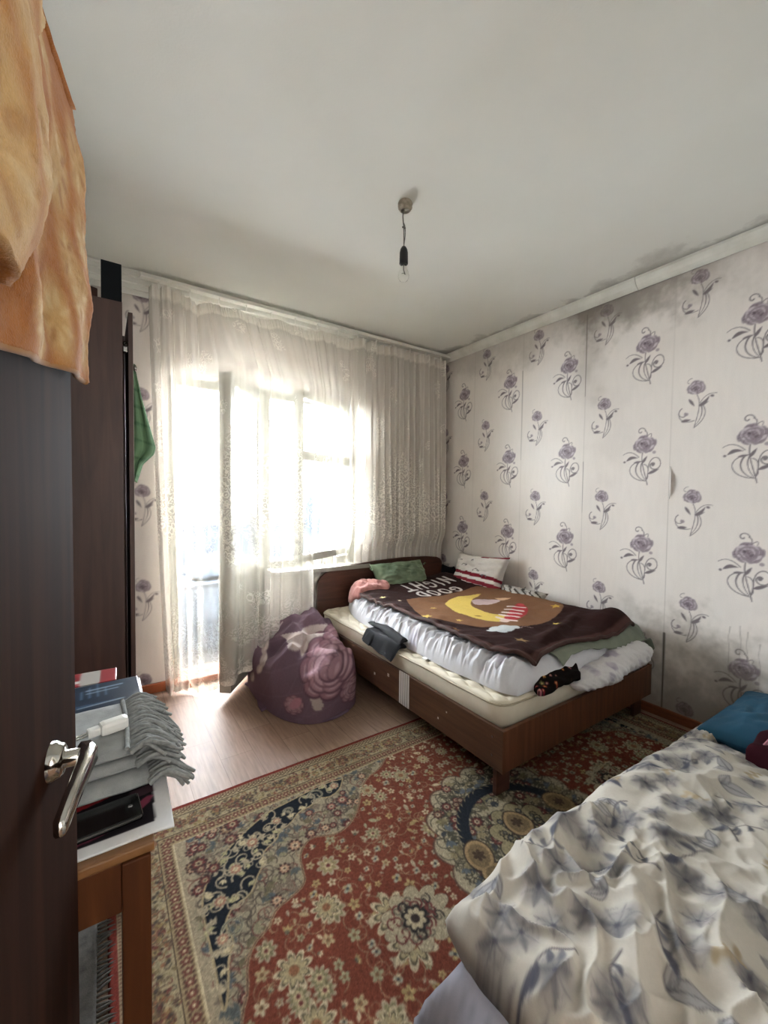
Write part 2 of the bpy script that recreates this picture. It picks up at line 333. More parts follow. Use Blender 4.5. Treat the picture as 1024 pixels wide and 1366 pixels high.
def glass_mat(name, tint, refl):
    m, nt, b = nodes(name); nt.nodes.remove(b); out = nt.nodes['Material Output']; t = N(nt, 'ShaderNodeBsdfTransparent'); t.inputs[0].default_value = tint
    g = N(nt, 'ShaderNodeBsdfGlossy'); g.inputs['Roughness'].default_value = .02; f = N(nt, 'ShaderNodeFresnel'); f.inputs[0].default_value = 1.45
    mm = N(nt, 'ShaderNodeMath', operation='MULTIPLY'); mm.inputs[1].default_value = refl; nt.links.new(f.outputs[0], mm.inputs[0])
    ge = N(nt, 'ShaderNodeNewGeometry'); iv_ = N(nt, 'ShaderNodeMath', operation='SUBTRACT'); iv_.inputs[0].default_value = 1; nt.links.new(ge.outputs['Backfacing'], iv_.inputs[1]); m1 = N(nt, 'ShaderNodeMath', operation='MULTIPLY'); nt.links.new(mm.outputs[0], m1.inputs[0]); nt.links.new(iv_.outputs[0], m1.inputs[1]); mm = m1
    mx = N(nt, 'ShaderNodeMixShader'); nt.links.new(mm.outputs[0], mx.inputs[0]); nt.links.new(t.outputs[0], mx.inputs[1]); nt.links.new(g.outputs[0], mx.inputs[2]); nt.links.new(mx.outputs[0], out.inputs[0])
glass_mat('window_glass', (.96, .965, .965, 1), 1.0)

# ------------------------------------------------------------------ wallpaper print
PAPER = '#e1d9d3'; DK = '#766b6f'; MV = '#968990'; LT = '#bdb1b5'
def rose_head(cv, x, y, rx, ry, seed):
    rg = np.random.default_rng(seed); cv.ell(x, y, rx*.9, ry*.85, 0, LT, .85)
    for ring, (n, rr, c) in enumerate(((9, .78, MV), (8, .60, '#cbbfc4'), (7, .44, MV), (6, .28, '#c3b5bc'), (4, .12, MV))):
        for k in range(n):
            a = 2*PI*k/n+ring*.5+rg.uniform(-.25, .25); q = rr*rg.uniform(.9, 1.12); px, py = x+rx*q*math.cos(a), y+ry*q*math.sin(a); e = rg.uniform(.8, 1.2)
            cv.ell(px, py, rx*.30*e, ry*.20*e, a+PI/2+rg.uniform(-.5, .5), '#6f6067', .55); cv.ell(px+rx*.03*math.cos(a), py+ry*.05*math.sin(a)+ry*.02, rx*.26*e, ry*.15*e, a+PI/2+rg.uniform(-.3, .3), c, .9)
            if rg.uniform() < .5: cv.line([(px-rx*.1, py-ry*.04), (px+rx*.1*rg.uniform(-1, 1), py+ry*.1)], .003, '#5f5158', .002, .8)
    for k in range(7): a = rg.uniform(0, 6.3); cv.ell(x+rx*.3*math.cos(a), y+ry*.3*math.sin(a), rx*.10, ry*.05, a, '#574a51', .75)
def motif_big(cv, x, y):
    g = '#7d7476'; w = .0045
    cv.line(bez((x+.01, y+.045), (x+.02, y+.075), (x, y+.085)), w, g); cv.line(spiral(x-.022, y+.083, .026, .1, .85), w, g, .006); cv.line(bez((x+.012, y+.05), (x+.045, y+.08), (x+.035, y+.045)), w*.8, g)
    cv.line(bez((x-.01, y-.05), (x-.02, y-.1), (x+.0, y-.15), (x+.022, y-.245)), w*1.2, g)
    cv.line(bez((x-.03, y-.075), (x-.08, y-.02), (x-.125, y-.055)), w, g, .003)
    cv.leaf(x-.105, y-.095, .072, .019, .22, DK, bend=.16); cv.ell(x-.115, y-.1, .007, .006, 0, DK)
    cv.leaf(x-.012, y-.115, .055, .015, 1.0, DK); cv.leaf(x-.06, y-.108, .05, .012, .15, DK)
    cv.line(bez((x-.04, y-.105), (x-.115, y-.13), (x-.085, y-.22), (x+.012, y-.222)), w, g)
    cv.line(bez((x-.03, y-.105), (x-.07, y-.16), (x-.03, y-.21), (x+.008, y-.22)), w*1.9, g, .003); cv.line(bez((x-.012, y-.11), (x-.03, y-.16), (x+.008, y-.215)), w*1.5, g, .003)
    cv.line(bez((x+.015, y-.215), (x+.04, y-.13), (x+.0, y-.12)), w, g)
    cv.line(bez((x+.025, y-.16), (x+.02, y-.07), (x+.09, y-.06), (x+.092, y-.12)), w*1.1, g); cv.line(spiral(x+.055, y-.125, .037, .1, -.9), w*1.1, g, .007); cv.ell(x+.05, y-.125, .009, .009, 0, g)
    cv.leaf(x+.022, y-.18, .07, .017, .42, DK); cv.line(bez((x+.022, y-.18), (x+.03, y-.2), (x+.015, y-.215)), w, g); cv.ell(x+.055, y-.05, .01, .009, 0, MV, .8)
    rose_head(cv, x, y, .068, .055, 5)
def motif_small(cv, x, y):
    g = '#7f7678'; w = .004
    cv.line(bez((x+.005, y-.04), (x+.03, y-.09), (x+.01, y-.15), (x-.005, y-.22)), w, g)
    cv.leaf(x-.035, y-.055, .055, .014, -1.0, DK); cv.leaf(x+.012, y-.1, .07, .016, .75, DK, bend=-.12); cv.leaf(x+.015, y-.105, .05, .012, .45, DK)
    cv.line(bez((x+.02, y-.085), (x+.05, y-.03), (x+.095, y-.045)), w*.9, g, .003); cv.ell(x+.075, y-.056, .009, .006, -.3, DK)
    cv.line(bez((x+.035, y-.1), (x+.06, y-.15), (x+.035, y-.19), (x-.003, y-.218)), w, g); cv.line(bez((x+.028, y-.105), (x+.04, y-.16), (x-.002, y-.21)), w*1.6, g, .002)
    cv.line(bez((x-.005, y-.18), (x-.07, y-.2), (x-.1, y-.14), (x-.07, y-.105)), w, g); cv.line(spiral(x-.055, y-.135, .033, 1.9, .8), w, g, .005); cv.ell(x-.045, y-.14, .011, .009, 0, MV, .9)
    cv.leaf(x-.07, y-.178, .05, .017, .1, DK); cv.line(spiral(x-.03, y+.035, .024, 1.2, .45), w*.7, g)
    rose_head(cv, x, y, .045, .038, 9)
def paper(cv, ub, us, zmin=0):
    w = cv.full(); cv.a += (fbm(w[2]*1.6, w[3]*1.2, 4, 2)*.018+noise(w[2]*45, w[3]*9, 3)*.008)[..., None]
    for u in ub:
        for j in range(5): motif_big(cv, u, 2.24-.61*j)
    for u in us:
        for j in range(5): motif_small(cv, u, 2.53-.61*j)
cvR = Cv(-BW, 0, -.35, CH, .0028, PAPER)
paper(cvR, [-(.715+.515*k) for k in range(5)], [-(.97+.515*k) for k in range(5)]+[-.455])
X, Y = cvR.full()[2:]; Yw = -X
for ys in (2.655, 2.14, 1.62, 1.09, .575):                      # paper seams, opening in places
    cvR.line([(-ys-.002, 0), (-ys+.003, CH)], .0022, '#8f857f', al=.6)
for z0, z1, ys, wdt in ((1.6, 2.3, 2.14, .004), (2.0, 2.55, 1.62, .005), (0.05, .5, 1.088, .013), (1.2, 1.55, 1.62, .003)):
    cvR.line([(-ys, z0), (-ys+.001, (z0+z1)/2), (-ys, z1)], wdt*.5, '#4a423d', wdt, .85)
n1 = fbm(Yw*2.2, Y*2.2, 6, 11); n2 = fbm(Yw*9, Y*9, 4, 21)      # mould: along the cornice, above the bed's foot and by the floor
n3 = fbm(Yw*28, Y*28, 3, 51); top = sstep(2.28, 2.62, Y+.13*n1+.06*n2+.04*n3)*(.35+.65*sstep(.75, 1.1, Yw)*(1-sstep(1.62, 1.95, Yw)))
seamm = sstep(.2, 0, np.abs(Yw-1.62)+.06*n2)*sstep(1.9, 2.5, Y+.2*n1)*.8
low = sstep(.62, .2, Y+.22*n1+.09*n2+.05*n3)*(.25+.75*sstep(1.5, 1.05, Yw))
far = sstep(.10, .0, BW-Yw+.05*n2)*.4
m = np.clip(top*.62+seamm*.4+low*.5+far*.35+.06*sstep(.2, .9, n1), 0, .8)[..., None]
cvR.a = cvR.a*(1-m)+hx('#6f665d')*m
for k in range(5):                                              # runs of damp near the floor
    y0 = .60+.05*k+random.uniform(-.02, .02); z0 = random.uniform(.55, .72); zz = np.linspace(z0, z0-.28, 12); cvR.line(np.c_[-y0+.012*noise(zz*9, zz*0, k+3), zz], .004, '#857b74', .002, .5)
# ------------------------------------------------------------------ walls, floor, ceiling
ys = np.r_[np.linspace(FW, .6, 12)[:-1], np.linspace(.6, 1.8, 268)[:-1], np.linspace(1.8, BW, 210)]; zs = np.linspace(0, CH, 580)
Yg, Zg = np.meshgrid(ys, zs, indexing='ij'); P = np.stack([RW+0*Yg, Yg, Zg], -1)
wr = grid('wall_right', P[:, ::-1].copy(), 'wallpaper', None, cvR.sample(-Yg, Zg)[:, ::-1].copy(), smooth=False); struct(wr, 'right wall papered with mauve roses, stained by mould')
fl = np.linspace(0, 1, 9)                                        # the lifted lip of paper at the torn seam
Pl = np.array([[[RW-.002-.016*math.sin(PI*t)*s, 1.083+.004*s-.012*math.sin(PI*t)*s, 1.30+.19*t] for s in (0, .5, 1)] for t in fl])
solid('paper_back', '#e2dedb', '#d6d0cc', rough=.9); sheet('torn_paper', Pl, .001, 'paper_back', wr)
cvB = Cv(LW, 0, RW, CH, .005, PAPER); paper(cvB, [2.45], [.21, 2.70])
X, Y = cvB.full()[2:]; n1 = fbm(X*2, Y*2, 5, 31); mk = np.clip(sstep(2.4, 2.65, Y+.1*n1)*.4+sstep(2.68, 2.76, X+.02*n1)*.55, 0, .7)[..., None]; cvB.a = cvB.a*(1-mk)+hx('#6b6259')*mk
# the balcony block: door opening from the floor, window opening above a sill, one lintel
DX0, DX1, WX1, LZ, SZ = .36, 1.0, 1.78, 2.08, .74
xs = np.unique(np.r_[np.linspace(LW, .05, 8), np.linspace(.05, DX0, 55), np.linspace(DX0, DX1, 30), np.linspace(DX1, WX1, 36), np.linspace(WX1, RW, 110)])
zs = np.unique(np.r_[np.linspace(0, SZ, 110), np.linspace(SZ, LZ, 190), np.linspace(LZ, CH, 84)])
Xg, Zg = np.meshgrid(xs, zs, indexing='ij'); xc = (xs[1:]+xs[:-1])/2; zc = (zs[1:]+zs[:-1])/2; xc, zc = np.meshgrid(xc, zc, indexing='ij')
keep = ~(((xc > DX0) & (xc < DX1) & (zc < LZ)) | ((xc > DX1) & (xc < WX1) & (zc < LZ) & (zc > SZ)))
wb = grid('wall_back', np.stack([Xg, BW+0*Xg, Zg], -1), 'wallpaper', None, cvB.sample(Xg, Zg), smooth=False, keep=keep); struct(wb)
T = .30                                                          # outer leaf and reveals of the back wall
for n_, lo, hi in (('wall_back_left_pier', (LW, BW+.002, 0), (DX0, BW+T, CH)), ('wall_back_right_pier', (WX1, BW+.002, 0), (RW+.0, BW+T, CH)), ('wall_back_lintel', (DX0, BW+.002, LZ), (WX1, BW+T, CH)), ('wall_back_parapet', (DX1, BW+.002, 0), (WX1, BW+T, SZ))):
    struct(box(n_, lo, hi, 'plaster', wb, 0))
struct(box('wall_right_outer', (RW+.002, FW, 0), (RW+.2, BW+T, CH), 'plaster', wr, 0))
struct(box('wall_left', (LW-.15, FW, 0), (LW, BW+T, CH), 'plaster', None, 0))
wf = struct(box('wall_front', (LW-.15, FW-.12, 0), (-.2, FW, CH), 'plaster', None, 0)); struct(box('wall_front_wide', (.66, FW-.12, 0), (RW+.2, FW, CH), 'plaster', wf, 0)); struct(box('wall_front_header', (-.2, FW-.12, 2.06), (.66, FW, CH), 'plaster', wf, 0))
hall = struct(box('wall_hall', (-1.0, -1.7, 0), (1.8, -1.6, CH), 'hall_wall', None, 0)); struct(box('wall_hall_side', (-1.1, -1.6, 0), (-1.0, FW-.12, CH), 'hall_wall', hall, 0)); struct(box('wall_hall_end', (1.7, -1.6, 0), (1.8, FW-.12, CH), 'hall_wall', hall, 0))
struct(box('floor', (-1.1, -1.7, -.1), (RW+.2, BW+T, 0), 'linoleum', None, 0), 'brown wood-print linoleum floor')
struct(box('ceiling', (-1.1, -1.7, CH), (RW+.2, BW+T, CH+.15), 'ceiling_paint', None, 0), 'whitewashed ceiling with mould at the edges')
# cornices: rounded moulding on the right wall in two lengths, stepped moulding on the back wall
def cornice_profile(s): return [(0, 0), (0, -.062*s), (-.012*s, -.066*s), (-.024*s, -.058*s), (-.038*s, -.046*s), (-.05*s, -.03*s), (-.058*s, -.014*s), (-.058*s, 0)]
prof = cornice_profile(1)
t1 = prism('trim_1', [(RW+u, CH+v) for u, v in prof], 'y', 1.292, BW-.002, 'white_trim'); struct(t1, 'white cornice moulding along right wall')
t2 = prism('cornice_length', [(RW+u-.003, CH+v-.002) for u, v in prof], 'y', FW, 1.287, 'white_trim', t1)
stp = [(0, 0), (0, -.125), (-.010, -.125), (-.014, -.098), (-.024, -.094), (-.028, -.068), (-.04, -.064), (-.044, -.036), (-.058, -.03), (-.058, -.012), (-.075, -.008), (-.075, 0)]
t3 = prism('trim_2', [(BW+u, CH+v) for u, v in stp], 'x', LW, RW-.06, 'white_trim'); struct(t3, 'stepped white cornice above curtains')
b1 = struct(box('baseboard_right', (RW-.018, FW, 0), (RW, BW, .055), 'brown_baseboard', None, .004)); b2 = struct(box('baseboard_back', (LW, BW-.02, 0), (DX0, BW, .06), 'orange_baseboard', None, .004)); struct(box('threshold', (DX0, BW-.03, 0), (DX1, BW+.12, .045), 'orange_baseboard', b2, .006)); struct(box('baseboard_length', (DX1, BW-.02, 0), (RW-.02, BW, .06), 'orange_baseboard', b2, .004))

# ------------------------------------------------------------------ window block
FY = BW+.04
w1 = struct(empty('window_1'), 'white painted balcony window frame'); d1 = struct(empty('door_1'), 'white balcony door standing open behind curtain')
fr = [('frame_head', (DX0, FY, LZ-.06), (WX1, FY+.12, LZ)), ('frame_post', (DX0, FY, .04), (DX0+.06, FY+.12, LZ-.06)), ('frame_post', (DX1-.03, FY, .04), (DX1+.05, FY+.12, LZ-.06)), ('frame_post', (WX1-.06, FY, SZ), (WX1, FY+.12, LZ-.06)), ('frame_sill', (DX1+.05, FY, SZ), (WX1-.06, FY+.12, SZ+.055)), ('window_sill', (DX1+.02, BW-.14, SZ-.035), (WX1+.06, FY, SZ-.002))]
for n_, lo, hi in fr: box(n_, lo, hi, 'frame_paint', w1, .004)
def leaf_frame(prefix, root, free, hinge, z0, z1, th, bars, stile, panel_to=None):
    """a glazed leaf standing between free and hinge on plan"""
    a, b = np.array(free, float), np.array(hinge, float); L = np.linalg.norm(b-a); d = (b-a)/L
    def seg(n_, s0, s1, za, zb, t, m='frame_paint', off=0): 
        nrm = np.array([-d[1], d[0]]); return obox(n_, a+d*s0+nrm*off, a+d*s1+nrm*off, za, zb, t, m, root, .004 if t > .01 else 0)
    seg('stile', 0, stile, z0, z1, th); seg('stile', L-stile, L, z0, z1, th)
    zs_ = [z0]+bars+[z1]; hb = stile/2+.005
    seg('rail', stile, L-stile, z1-stile, z1, th); seg('rail', stile, L-stile, z0, z0+stile, th)
    for z in bars: seg('rail', stile, L-stile, z-hb, z+hb, th)
    lows = [z0+stile]+[z+hb for z in bars]; highs = [z-hb for z in bars]+[z1-stile]
    for k, (za, zb) in enumerate(zip(lows, highs)):
        if panel_to and zb <= panel_to+.05: seg('panel', stile, L-stile, za, zb, .03, 'frame_paint', .015)
        else: seg('pane', stile, L-stile, za, zb, .004, 'window_glass', .012); seg('pane', stile, L-stile, za, zb, .004, 'window_glass', th-.014)
    return seg, L, a, d
solid('old_metal', '#8d8a82', '#6d6a63', rough=.4, metal=.8)
seg, L, a, d = leaf_frame('door', d1, (.650, 2.640), (DX1-.005, FY-.005), .055, 2.045, .075, [.81], .075, .81)
hp = a+d*.04+np.array([-d[1], d[0]])*-.012
tube('handle', [(hp[0]+.004, hp[1], 1.06), (hp[0]-.03, hp[1]-.035, 1.05), (hp[0]-.025, hp[1]-.03, .95)], .007, 'old_metal', d1)
seg, L, a, d = leaf_frame('sash', w1, (1.145, 2.760), (WX1-.02, FY-.005), .815, 2.045, .055, [1.585], .055)
for z_ in (1.22, .93):
    hp = a+d*.03+np.array([-d[1], d[0]])*-.006
    tube('latch', [(hp[0], hp[1], z_), (hp[0]+.035, hp[1]-.03, z_), (hp[0]+.045, hp[1]-.03, z_-.05), (hp[0]+.047, hp[1]-.03, z_-.09)], .005, 'old_metal', w1)

# ------------------------------------------------------------------ glazed balcony beyond
BY = BW+T; BO = BY+1.02
bal = struct(box('floor_balcony', (-.6, BY, -.15), (3.4, BO+.1, -.02), 'balcony_floor', None, 0)); struct(box('wall_balcony', (-.6, BO, -.02), (3.4, BO+.08, 1.0), 'balcony_shaded', None, .004), 'white balcony parapet seen through curtain')
struct(box('ceiling_balcony', (-.6, BY, 2.62), (3.4, BO+.1, 2.75), 'balcony_shaded', None, 0)); struct(box('wall_balcony_left', (-.7, BY, -.1), (-.6, BO+.1, 1.0), 'balcony_shaded', None, 0)); struct(box('wall_balcony_right', (3.4, BY, -.1), (3.5, BO+.1, 2.62), 'balcony_shaded', None, 0))
w2 = struct(empty('window_2'), 'white balcony glazing with transom rail')
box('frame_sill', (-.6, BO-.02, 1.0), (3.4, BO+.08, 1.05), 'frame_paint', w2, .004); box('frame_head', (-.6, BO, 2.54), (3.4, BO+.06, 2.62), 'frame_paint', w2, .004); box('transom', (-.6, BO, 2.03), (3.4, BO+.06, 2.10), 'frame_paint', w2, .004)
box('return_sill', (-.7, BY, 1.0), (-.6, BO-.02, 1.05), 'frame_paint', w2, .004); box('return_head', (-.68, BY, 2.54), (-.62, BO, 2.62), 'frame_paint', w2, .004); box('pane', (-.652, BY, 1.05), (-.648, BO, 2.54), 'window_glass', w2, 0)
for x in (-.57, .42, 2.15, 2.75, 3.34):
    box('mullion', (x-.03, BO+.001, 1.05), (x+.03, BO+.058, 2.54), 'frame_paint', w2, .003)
xx = [-.57, .42, 2.15, 2.75, 3.34]
for q in range(4):
    for za, zb in ((1.05, 2.03), (2.10, 2.54)): box('pane', (xx[q]+.03, BO+.028, za), (xx[q+1]-.03, BO+.032, zb), 'window_glass', w2, 0)

# ------------------------------------------------------------------ curtain
def curtain_mat():
    m, nt, b = nodes('tulle'); nt.nodes.remove(b); out = nt.nodes['Material Output']; uv = N(nt, 'ShaderNodeTexCoord').outputs['UV']
    la = N(nt, 'ShaderNodeAttribute'); la.attribute_name = 'lace'; de = N(nt, 'ShaderNodeAttribute'); de.attribute_name = 'dense'
    nz = N(nt, 'ShaderNodeTexNoise'); nz.inputs['Scale'].default_value = 14; nt.links.new(uv, nz.inputs[0])
    sc = N(nt, 'ShaderNodeVectorMath', operation='SCALE'); sc.inputs['Scale'].default_value = .07; nt.links.new(nz.outputs['Color'], sc.inputs[0])
    ad = N(nt, 'ShaderNodeVectorMath', operation='ADD'); nt.links.new(uv, ad.inputs[0]); nt.links.new(sc.outputs[0], ad.inputs[1])
    vo = N(nt, 'ShaderNodeTexVoronoi'); vo.feature = 'F1'; vo.inputs['Scale'].default_value = 30; nt.links.new(ad.outputs[0], vo.inputs[0])
    sn = N(nt, 'ShaderNodeMath', operation='MULTIPLY'); sn.inputs[1].default_value = 15; nt.links.new(vo.outputs['Distance'], sn.inputs[0])
    s2 = N(nt, 'ShaderNodeMath', operation='SINE'); nt.links.new(sn.outputs[0], s2.inputs[0])
    th = N(nt, 'ShaderNodeMapRange'); th.inputs['From Min'].default_value = -.15; th.inputs['From Max'].default_value = .25; nt.links.new(s2.outputs[0], th.inputs[0])
    lm = N(nt, 'ShaderNodeMath', operation='MULTIPLY'); nt.links.new(th.outputs[0], lm.inputs[0]); nt.links.new(la.outputs['Fac'], lm.inputs[1])
    # thread cover: plain net, denser lace motifs, hems
    o1 = N(nt, 'ShaderNodeMath', operation='MULTIPLY'); o1.inputs[1].default_value = .30; nt.links.new(lm.outputs[0], o1.inputs[0])
    o2 = N(nt, 'ShaderNodeMath', operation='ADD'); nt.links.new(o1.outputs[0], o2.inputs[0]); nt.links.new(de.outputs['Fac'], o2.inputs[1]); o2.use_clamp = True
    tr = N(nt, 'ShaderNodeBsdfTransparent'); tl = N(nt, 'ShaderNodeBsdfTranslucent'); df = N(nt, 'ShaderNodeBsdfDiffuse')
    tl.inputs[0].default_value = C4('#f1ede3'); df.inputs[0].default_value = C4('#e6e1d8')
    mx = N(nt, 'ShaderNodeMixShader'); mx.inputs[0].default_value = .972; nt.links.new(tl.outputs[0], mx.inputs[1]); nt.links.new(df.outputs[0], mx.inputs[2])
    m2 = N(nt, 'ShaderNodeMixShader'); nt.links.new(o2.outputs[0], m2.inputs[0]); nt.links.new(tr.outputs[0], m2.inputs[1]); nt.links.new(mx.outputs[0], m2.inputs[2]); nt.links.new(m2.outputs[0], out.inputs[0])
curtain_mat()
cu = empty('tulle_curtain', (0, 0, 0)); tag(cu, 'sheer white tulle curtain with lace pattern across the balcony window', 'curtain')
XA, XB, ns, nz_ = .245, 2.69, 900, 200
X = np.linspace(XA, XB, ns)[:, None]; t = np.linspace(0, 1, nz_)[None, :]
fr_ = interp(X[:, 0], [(XA, 17), (.5, 14), (.62, 10), (1.1, 9), (1.6, 10), (1.9, 13), (XB, 15)]); ph = np.cumsum(fr_)*(XB-XA)/ns
ph = (ph+.5*noise(X[:, 0]*4, X[:, 0]*0, 5))[:, None]
hem = interp(X, [(XA, .025), (.5, .03), (.58, .09), (.66, .14), (.74, .17), (.80, .21), (1.10, .36), (1.3, .55), (1.42, .655), (1.6, .66), (2.55, .62), (XB, .60)])
topz = 2.585-.018*np.abs(np.sin(X*9))-np.maximum(0, interp(X, [(XA, 0), (.44, 0), (.52, .05), (.60, .012), (.66, .04), (.78, .018), (.95, .045), (1.1, .02), (1.3, .04), (1.5, .015), (1.62, .035), (1.75, 0), (XB, -.02)]))
Z = hem+(topz-hem)*t
Z = Z+.012*np.sin(2*PI*ph*1.0)*(1-t)**6
bul = interp(X, [(XA, 0), (.42, 0), (.50, .10), (.58, .30), (.64, .385), (.70, .37), (1.08, .275), (1.16, .255), (1.4, .13), (1.66, .03), (1.8, 0), (XB, 0)])
k = 9; bul = np.convolve(np.pad(bul[:, 0], k, 'edge'), np.ones(2*k+1)/(2*k+1), 'valid')[:, None]
zp = np.clip((2.57-Z)/(2.57-2.07), 0, 1)**1.1
low = 1-.14*sstep(.9, 0, Z)*sstep(1.3, 1.0, X)
side = interp(X, [(XA, 0), (1.24, 0), (1.34, 1), (XB, 1)])*sstep(1.0, .80, Z)              # squeezed between headboard and wall
amp = interp(X, [(XA, .036), (.45, .034), (.6, .016), (1.1, .014), (1.6, .028), (1.85, .046), (XB, .044)])
amp = amp*(.55+.6*(1-t))*(1-.55*side)
wave = np.sin(2*PI*ph)+.45*np.sin(2*PI*ph*2.3+1.3+1.5*t)+.3*noise(X*12, Z*.8, 8)
pl = .006*np.sin(X*2*PI*52)*sstep(2.42, 2.52, Z)
drag = (.045*ridge(X*7-Z*2.2, Z*.5, 4)-.02)*interp(X, [(XA, 0), (.5, 0), (.6, .5), (1.5, .5), (1.7, 0), (XB, 0)])*sstep(2.5, 1.7, Z)*.6
Yc = 2.955-bul*zp*low*(1-side)+amp*wave+pl-np.abs(drag)*.5+side*.035
Yc = np.maximum(Yc, np.where(side > .5, 2.958+.012*wave, -9)); Yc = np.minimum(Yc, BW-.012)
# the loose left edge leans into the room lower down
Xc = X+.010*np.cos(2*PI*ph)*(1-.5*t)+interp(X, [(XA, .085), (.4, .03), (.6, 0), (XB, 0)])*(1-t)**1.4
arc = np.r_[0, np.cumsum(np.hypot(np.diff(X[:, 0]), np.diff(Yc[:, nz_//2])))]; UVc = np.stack([arc[:, None]+0*Z, Z], -1).reshape(-1, 2)
U = arc[:, None]
col_ = np.cos(2*PI*U/.20); band = sstep(1.62+.22*col_, 1.30+.12*col_, Z)*sstep(.93-.10*col_, 1.0-.10*col_, Z)
bot = sstep(.62+.1*np.cos(2*PI*U/.31), .45, Z)*sstep(.1, .3, noise(U*6, Z*6, 2)+.45)*.45
sprig = sstep(.45, .6, noise(U*5, Z*4, 6)+noise(U*11, Z*9, 7)*.4)*.55
lace = np.clip(np.maximum.reduce([band, bot*sstep(.0, .1, Z), sprig]), 0, 1)
edge = np.minimum(Z-hem, 9)
dense = interp(X, [(XA, .50), (.42, .46), (.52, .36), (1.62, .36), (1.78, .46), (XB, .50)])+.22*sstep(2.0, 2.2, Z)*interp(X, [(XA, 0), (.5, 1), (1.65, 1), (1.8, 0), (XB, 0)])+.30*sstep(.035, .02, edge)+.22*sstep(.1, .0, edge)*sstep(.8, 1.0, X)+.22*sstep(topz-.085, topz-.07, Z)+.08*sstep(1.6, 1.9, X)
grid('fabric', np.stack([Xc, Yc, Z+0*X], -1), 'tulle', cu, None, UVc, {'lace': lace+0*Z, 'dense': dense+0*Z})
solid('rail_white', '#e4e2da', '#d5d3cb', rough=.4)
cr = box('curtain_rail', (.2, BW-.125, 2.603), (2.72, BW-.078, 2.625), 'rail_white', None, .003); tag(cr, 'white ceiling curtain rail above the tulle', 'curtain rail')
for i in range(14):
    x = .30+i*.178; box('hook', (x-.004, BW-.104, 2.565), (x+.004, BW-.097, 2.604), 'rail_white', cr, 0)

# ------------------------------------------------------------------ bed
wood('bed_veneer', '#40281a', '#4d3221', '#5a3d29', rough=.42, stretch=(1.2, 1.2, 16)); wood('bed_dark', '#3c2219', '#472a1e', '#543226', rough=.4, stretch=(1.2, 1.2, 14)); wood('bed_foot', '#472a1a', '#573420', '#68402a', rough=.42, stretch=(16, 16, 1.0))
BX0, BX1, BYF, BYH = 1.366, 2.685, 1.118, 2.945
bed = empty('double_bed', ((BX0+BX1)/2, BYF, 0)); tag(bed, 'brown veneered double bed with arched headboard beneath the window', 'bed')
def B(o): o.matrix_parent_inverse = Matrix.Translation((-(BX0+BX1)/2, -BYF, 0)); return o
hbp = [(BX0, .10), (BX0, .585), (BX0+.008, .63), (BX0+.03, .667), (BX0+.075, .697), (BX0+.15, .716), (BX0+.3, .738), (1.9, .757), (2.2, .765), (2.45, .757), (2.58, .742), (2.625, .722), (2.645, .69), (2.65, .64), (2.65, .10)]
B(prism('headboard', hbp, 'y', BYH-.022, BYH, 'bed_dark', bed, .003))
rl = B(box('side_rail', (BX0, BYF, .14), (BX0+.02, BYH-.022, .32), 'bed_veneer', bed, .0025)); B(box('side_rail', (BX1-.02, BYF, .14), (BX1, BYH-.022, .32), 'bed_veneer', bed, .0025))
B(box('foot_rail', (BX0+.0205, BYF-.0, .14), (BX1-.0205, BYF+.02, .318), 'bed_foot', bed, .0025)); B(box('rail_edge', (BX0-.001, BYF-.002, .14), (BX0+.022, BYF, .32), 'bed_foot', bed, 0))
for x, y in ((BX0+.02, BYF+.045), (BX1-.10, BYF+.045), (BX0+.02, BYH-.14), (BX1-.10, BYH-.14)):
    lg = B(box('leg', (x, y, .0122 if y < 1.5 else 0), (x+.085, y+.022, .30), 'bed_dark', bed, .002))
B(box('centre_beam', (2.0, BYF+.021, .15), (2.03, BYH-.023, .24), 'bed_dark', bed, 0))
for i in range(12): y = BYF+.08+i*.148; B(box('slat', (BX0+.021, y, .241), (BX1-.021, y+.07, .256), 'bed_veneer', bed, 0))
solid('pale_tape', '#cfcac4', '#b8b2ab', rough=.6, scale=60, stretch=(1, 6, .2)); solid('tape_line', '#86817c', rough=.7)
tp = B(box('tape', (BX0-.0015, 1.755, .141), (BX0-.0002, 1.845, .325), 'pale_tape', bed, 0))
for k in range(4): box('tape_stripe', (BX0-.0022, 1.768+k*.019, .143), (BX0-.0014, 1.7745+k*.019, .324), 'tape_line', tp, 0)
for y, z, s in ((2.1, .215, .008), (1.955, .258, .01), (1.52, .20, .005), (1.46, .255, .004)): B(box('chipped_veneer', (BX0-.001, y-s, z-s), (BX0+.0004, y+s*.7, z+s*.8), 'pale_tape', bed, 0))
for y, z in ((1.175, .275), (1.175, .195)): B(lathe('screw_cap', [(.005, 0), (.006, .001), (.004, .002)], (BX0-.0, y, z), 'bed_dark', bed, 10, (-1, 0, 0)))

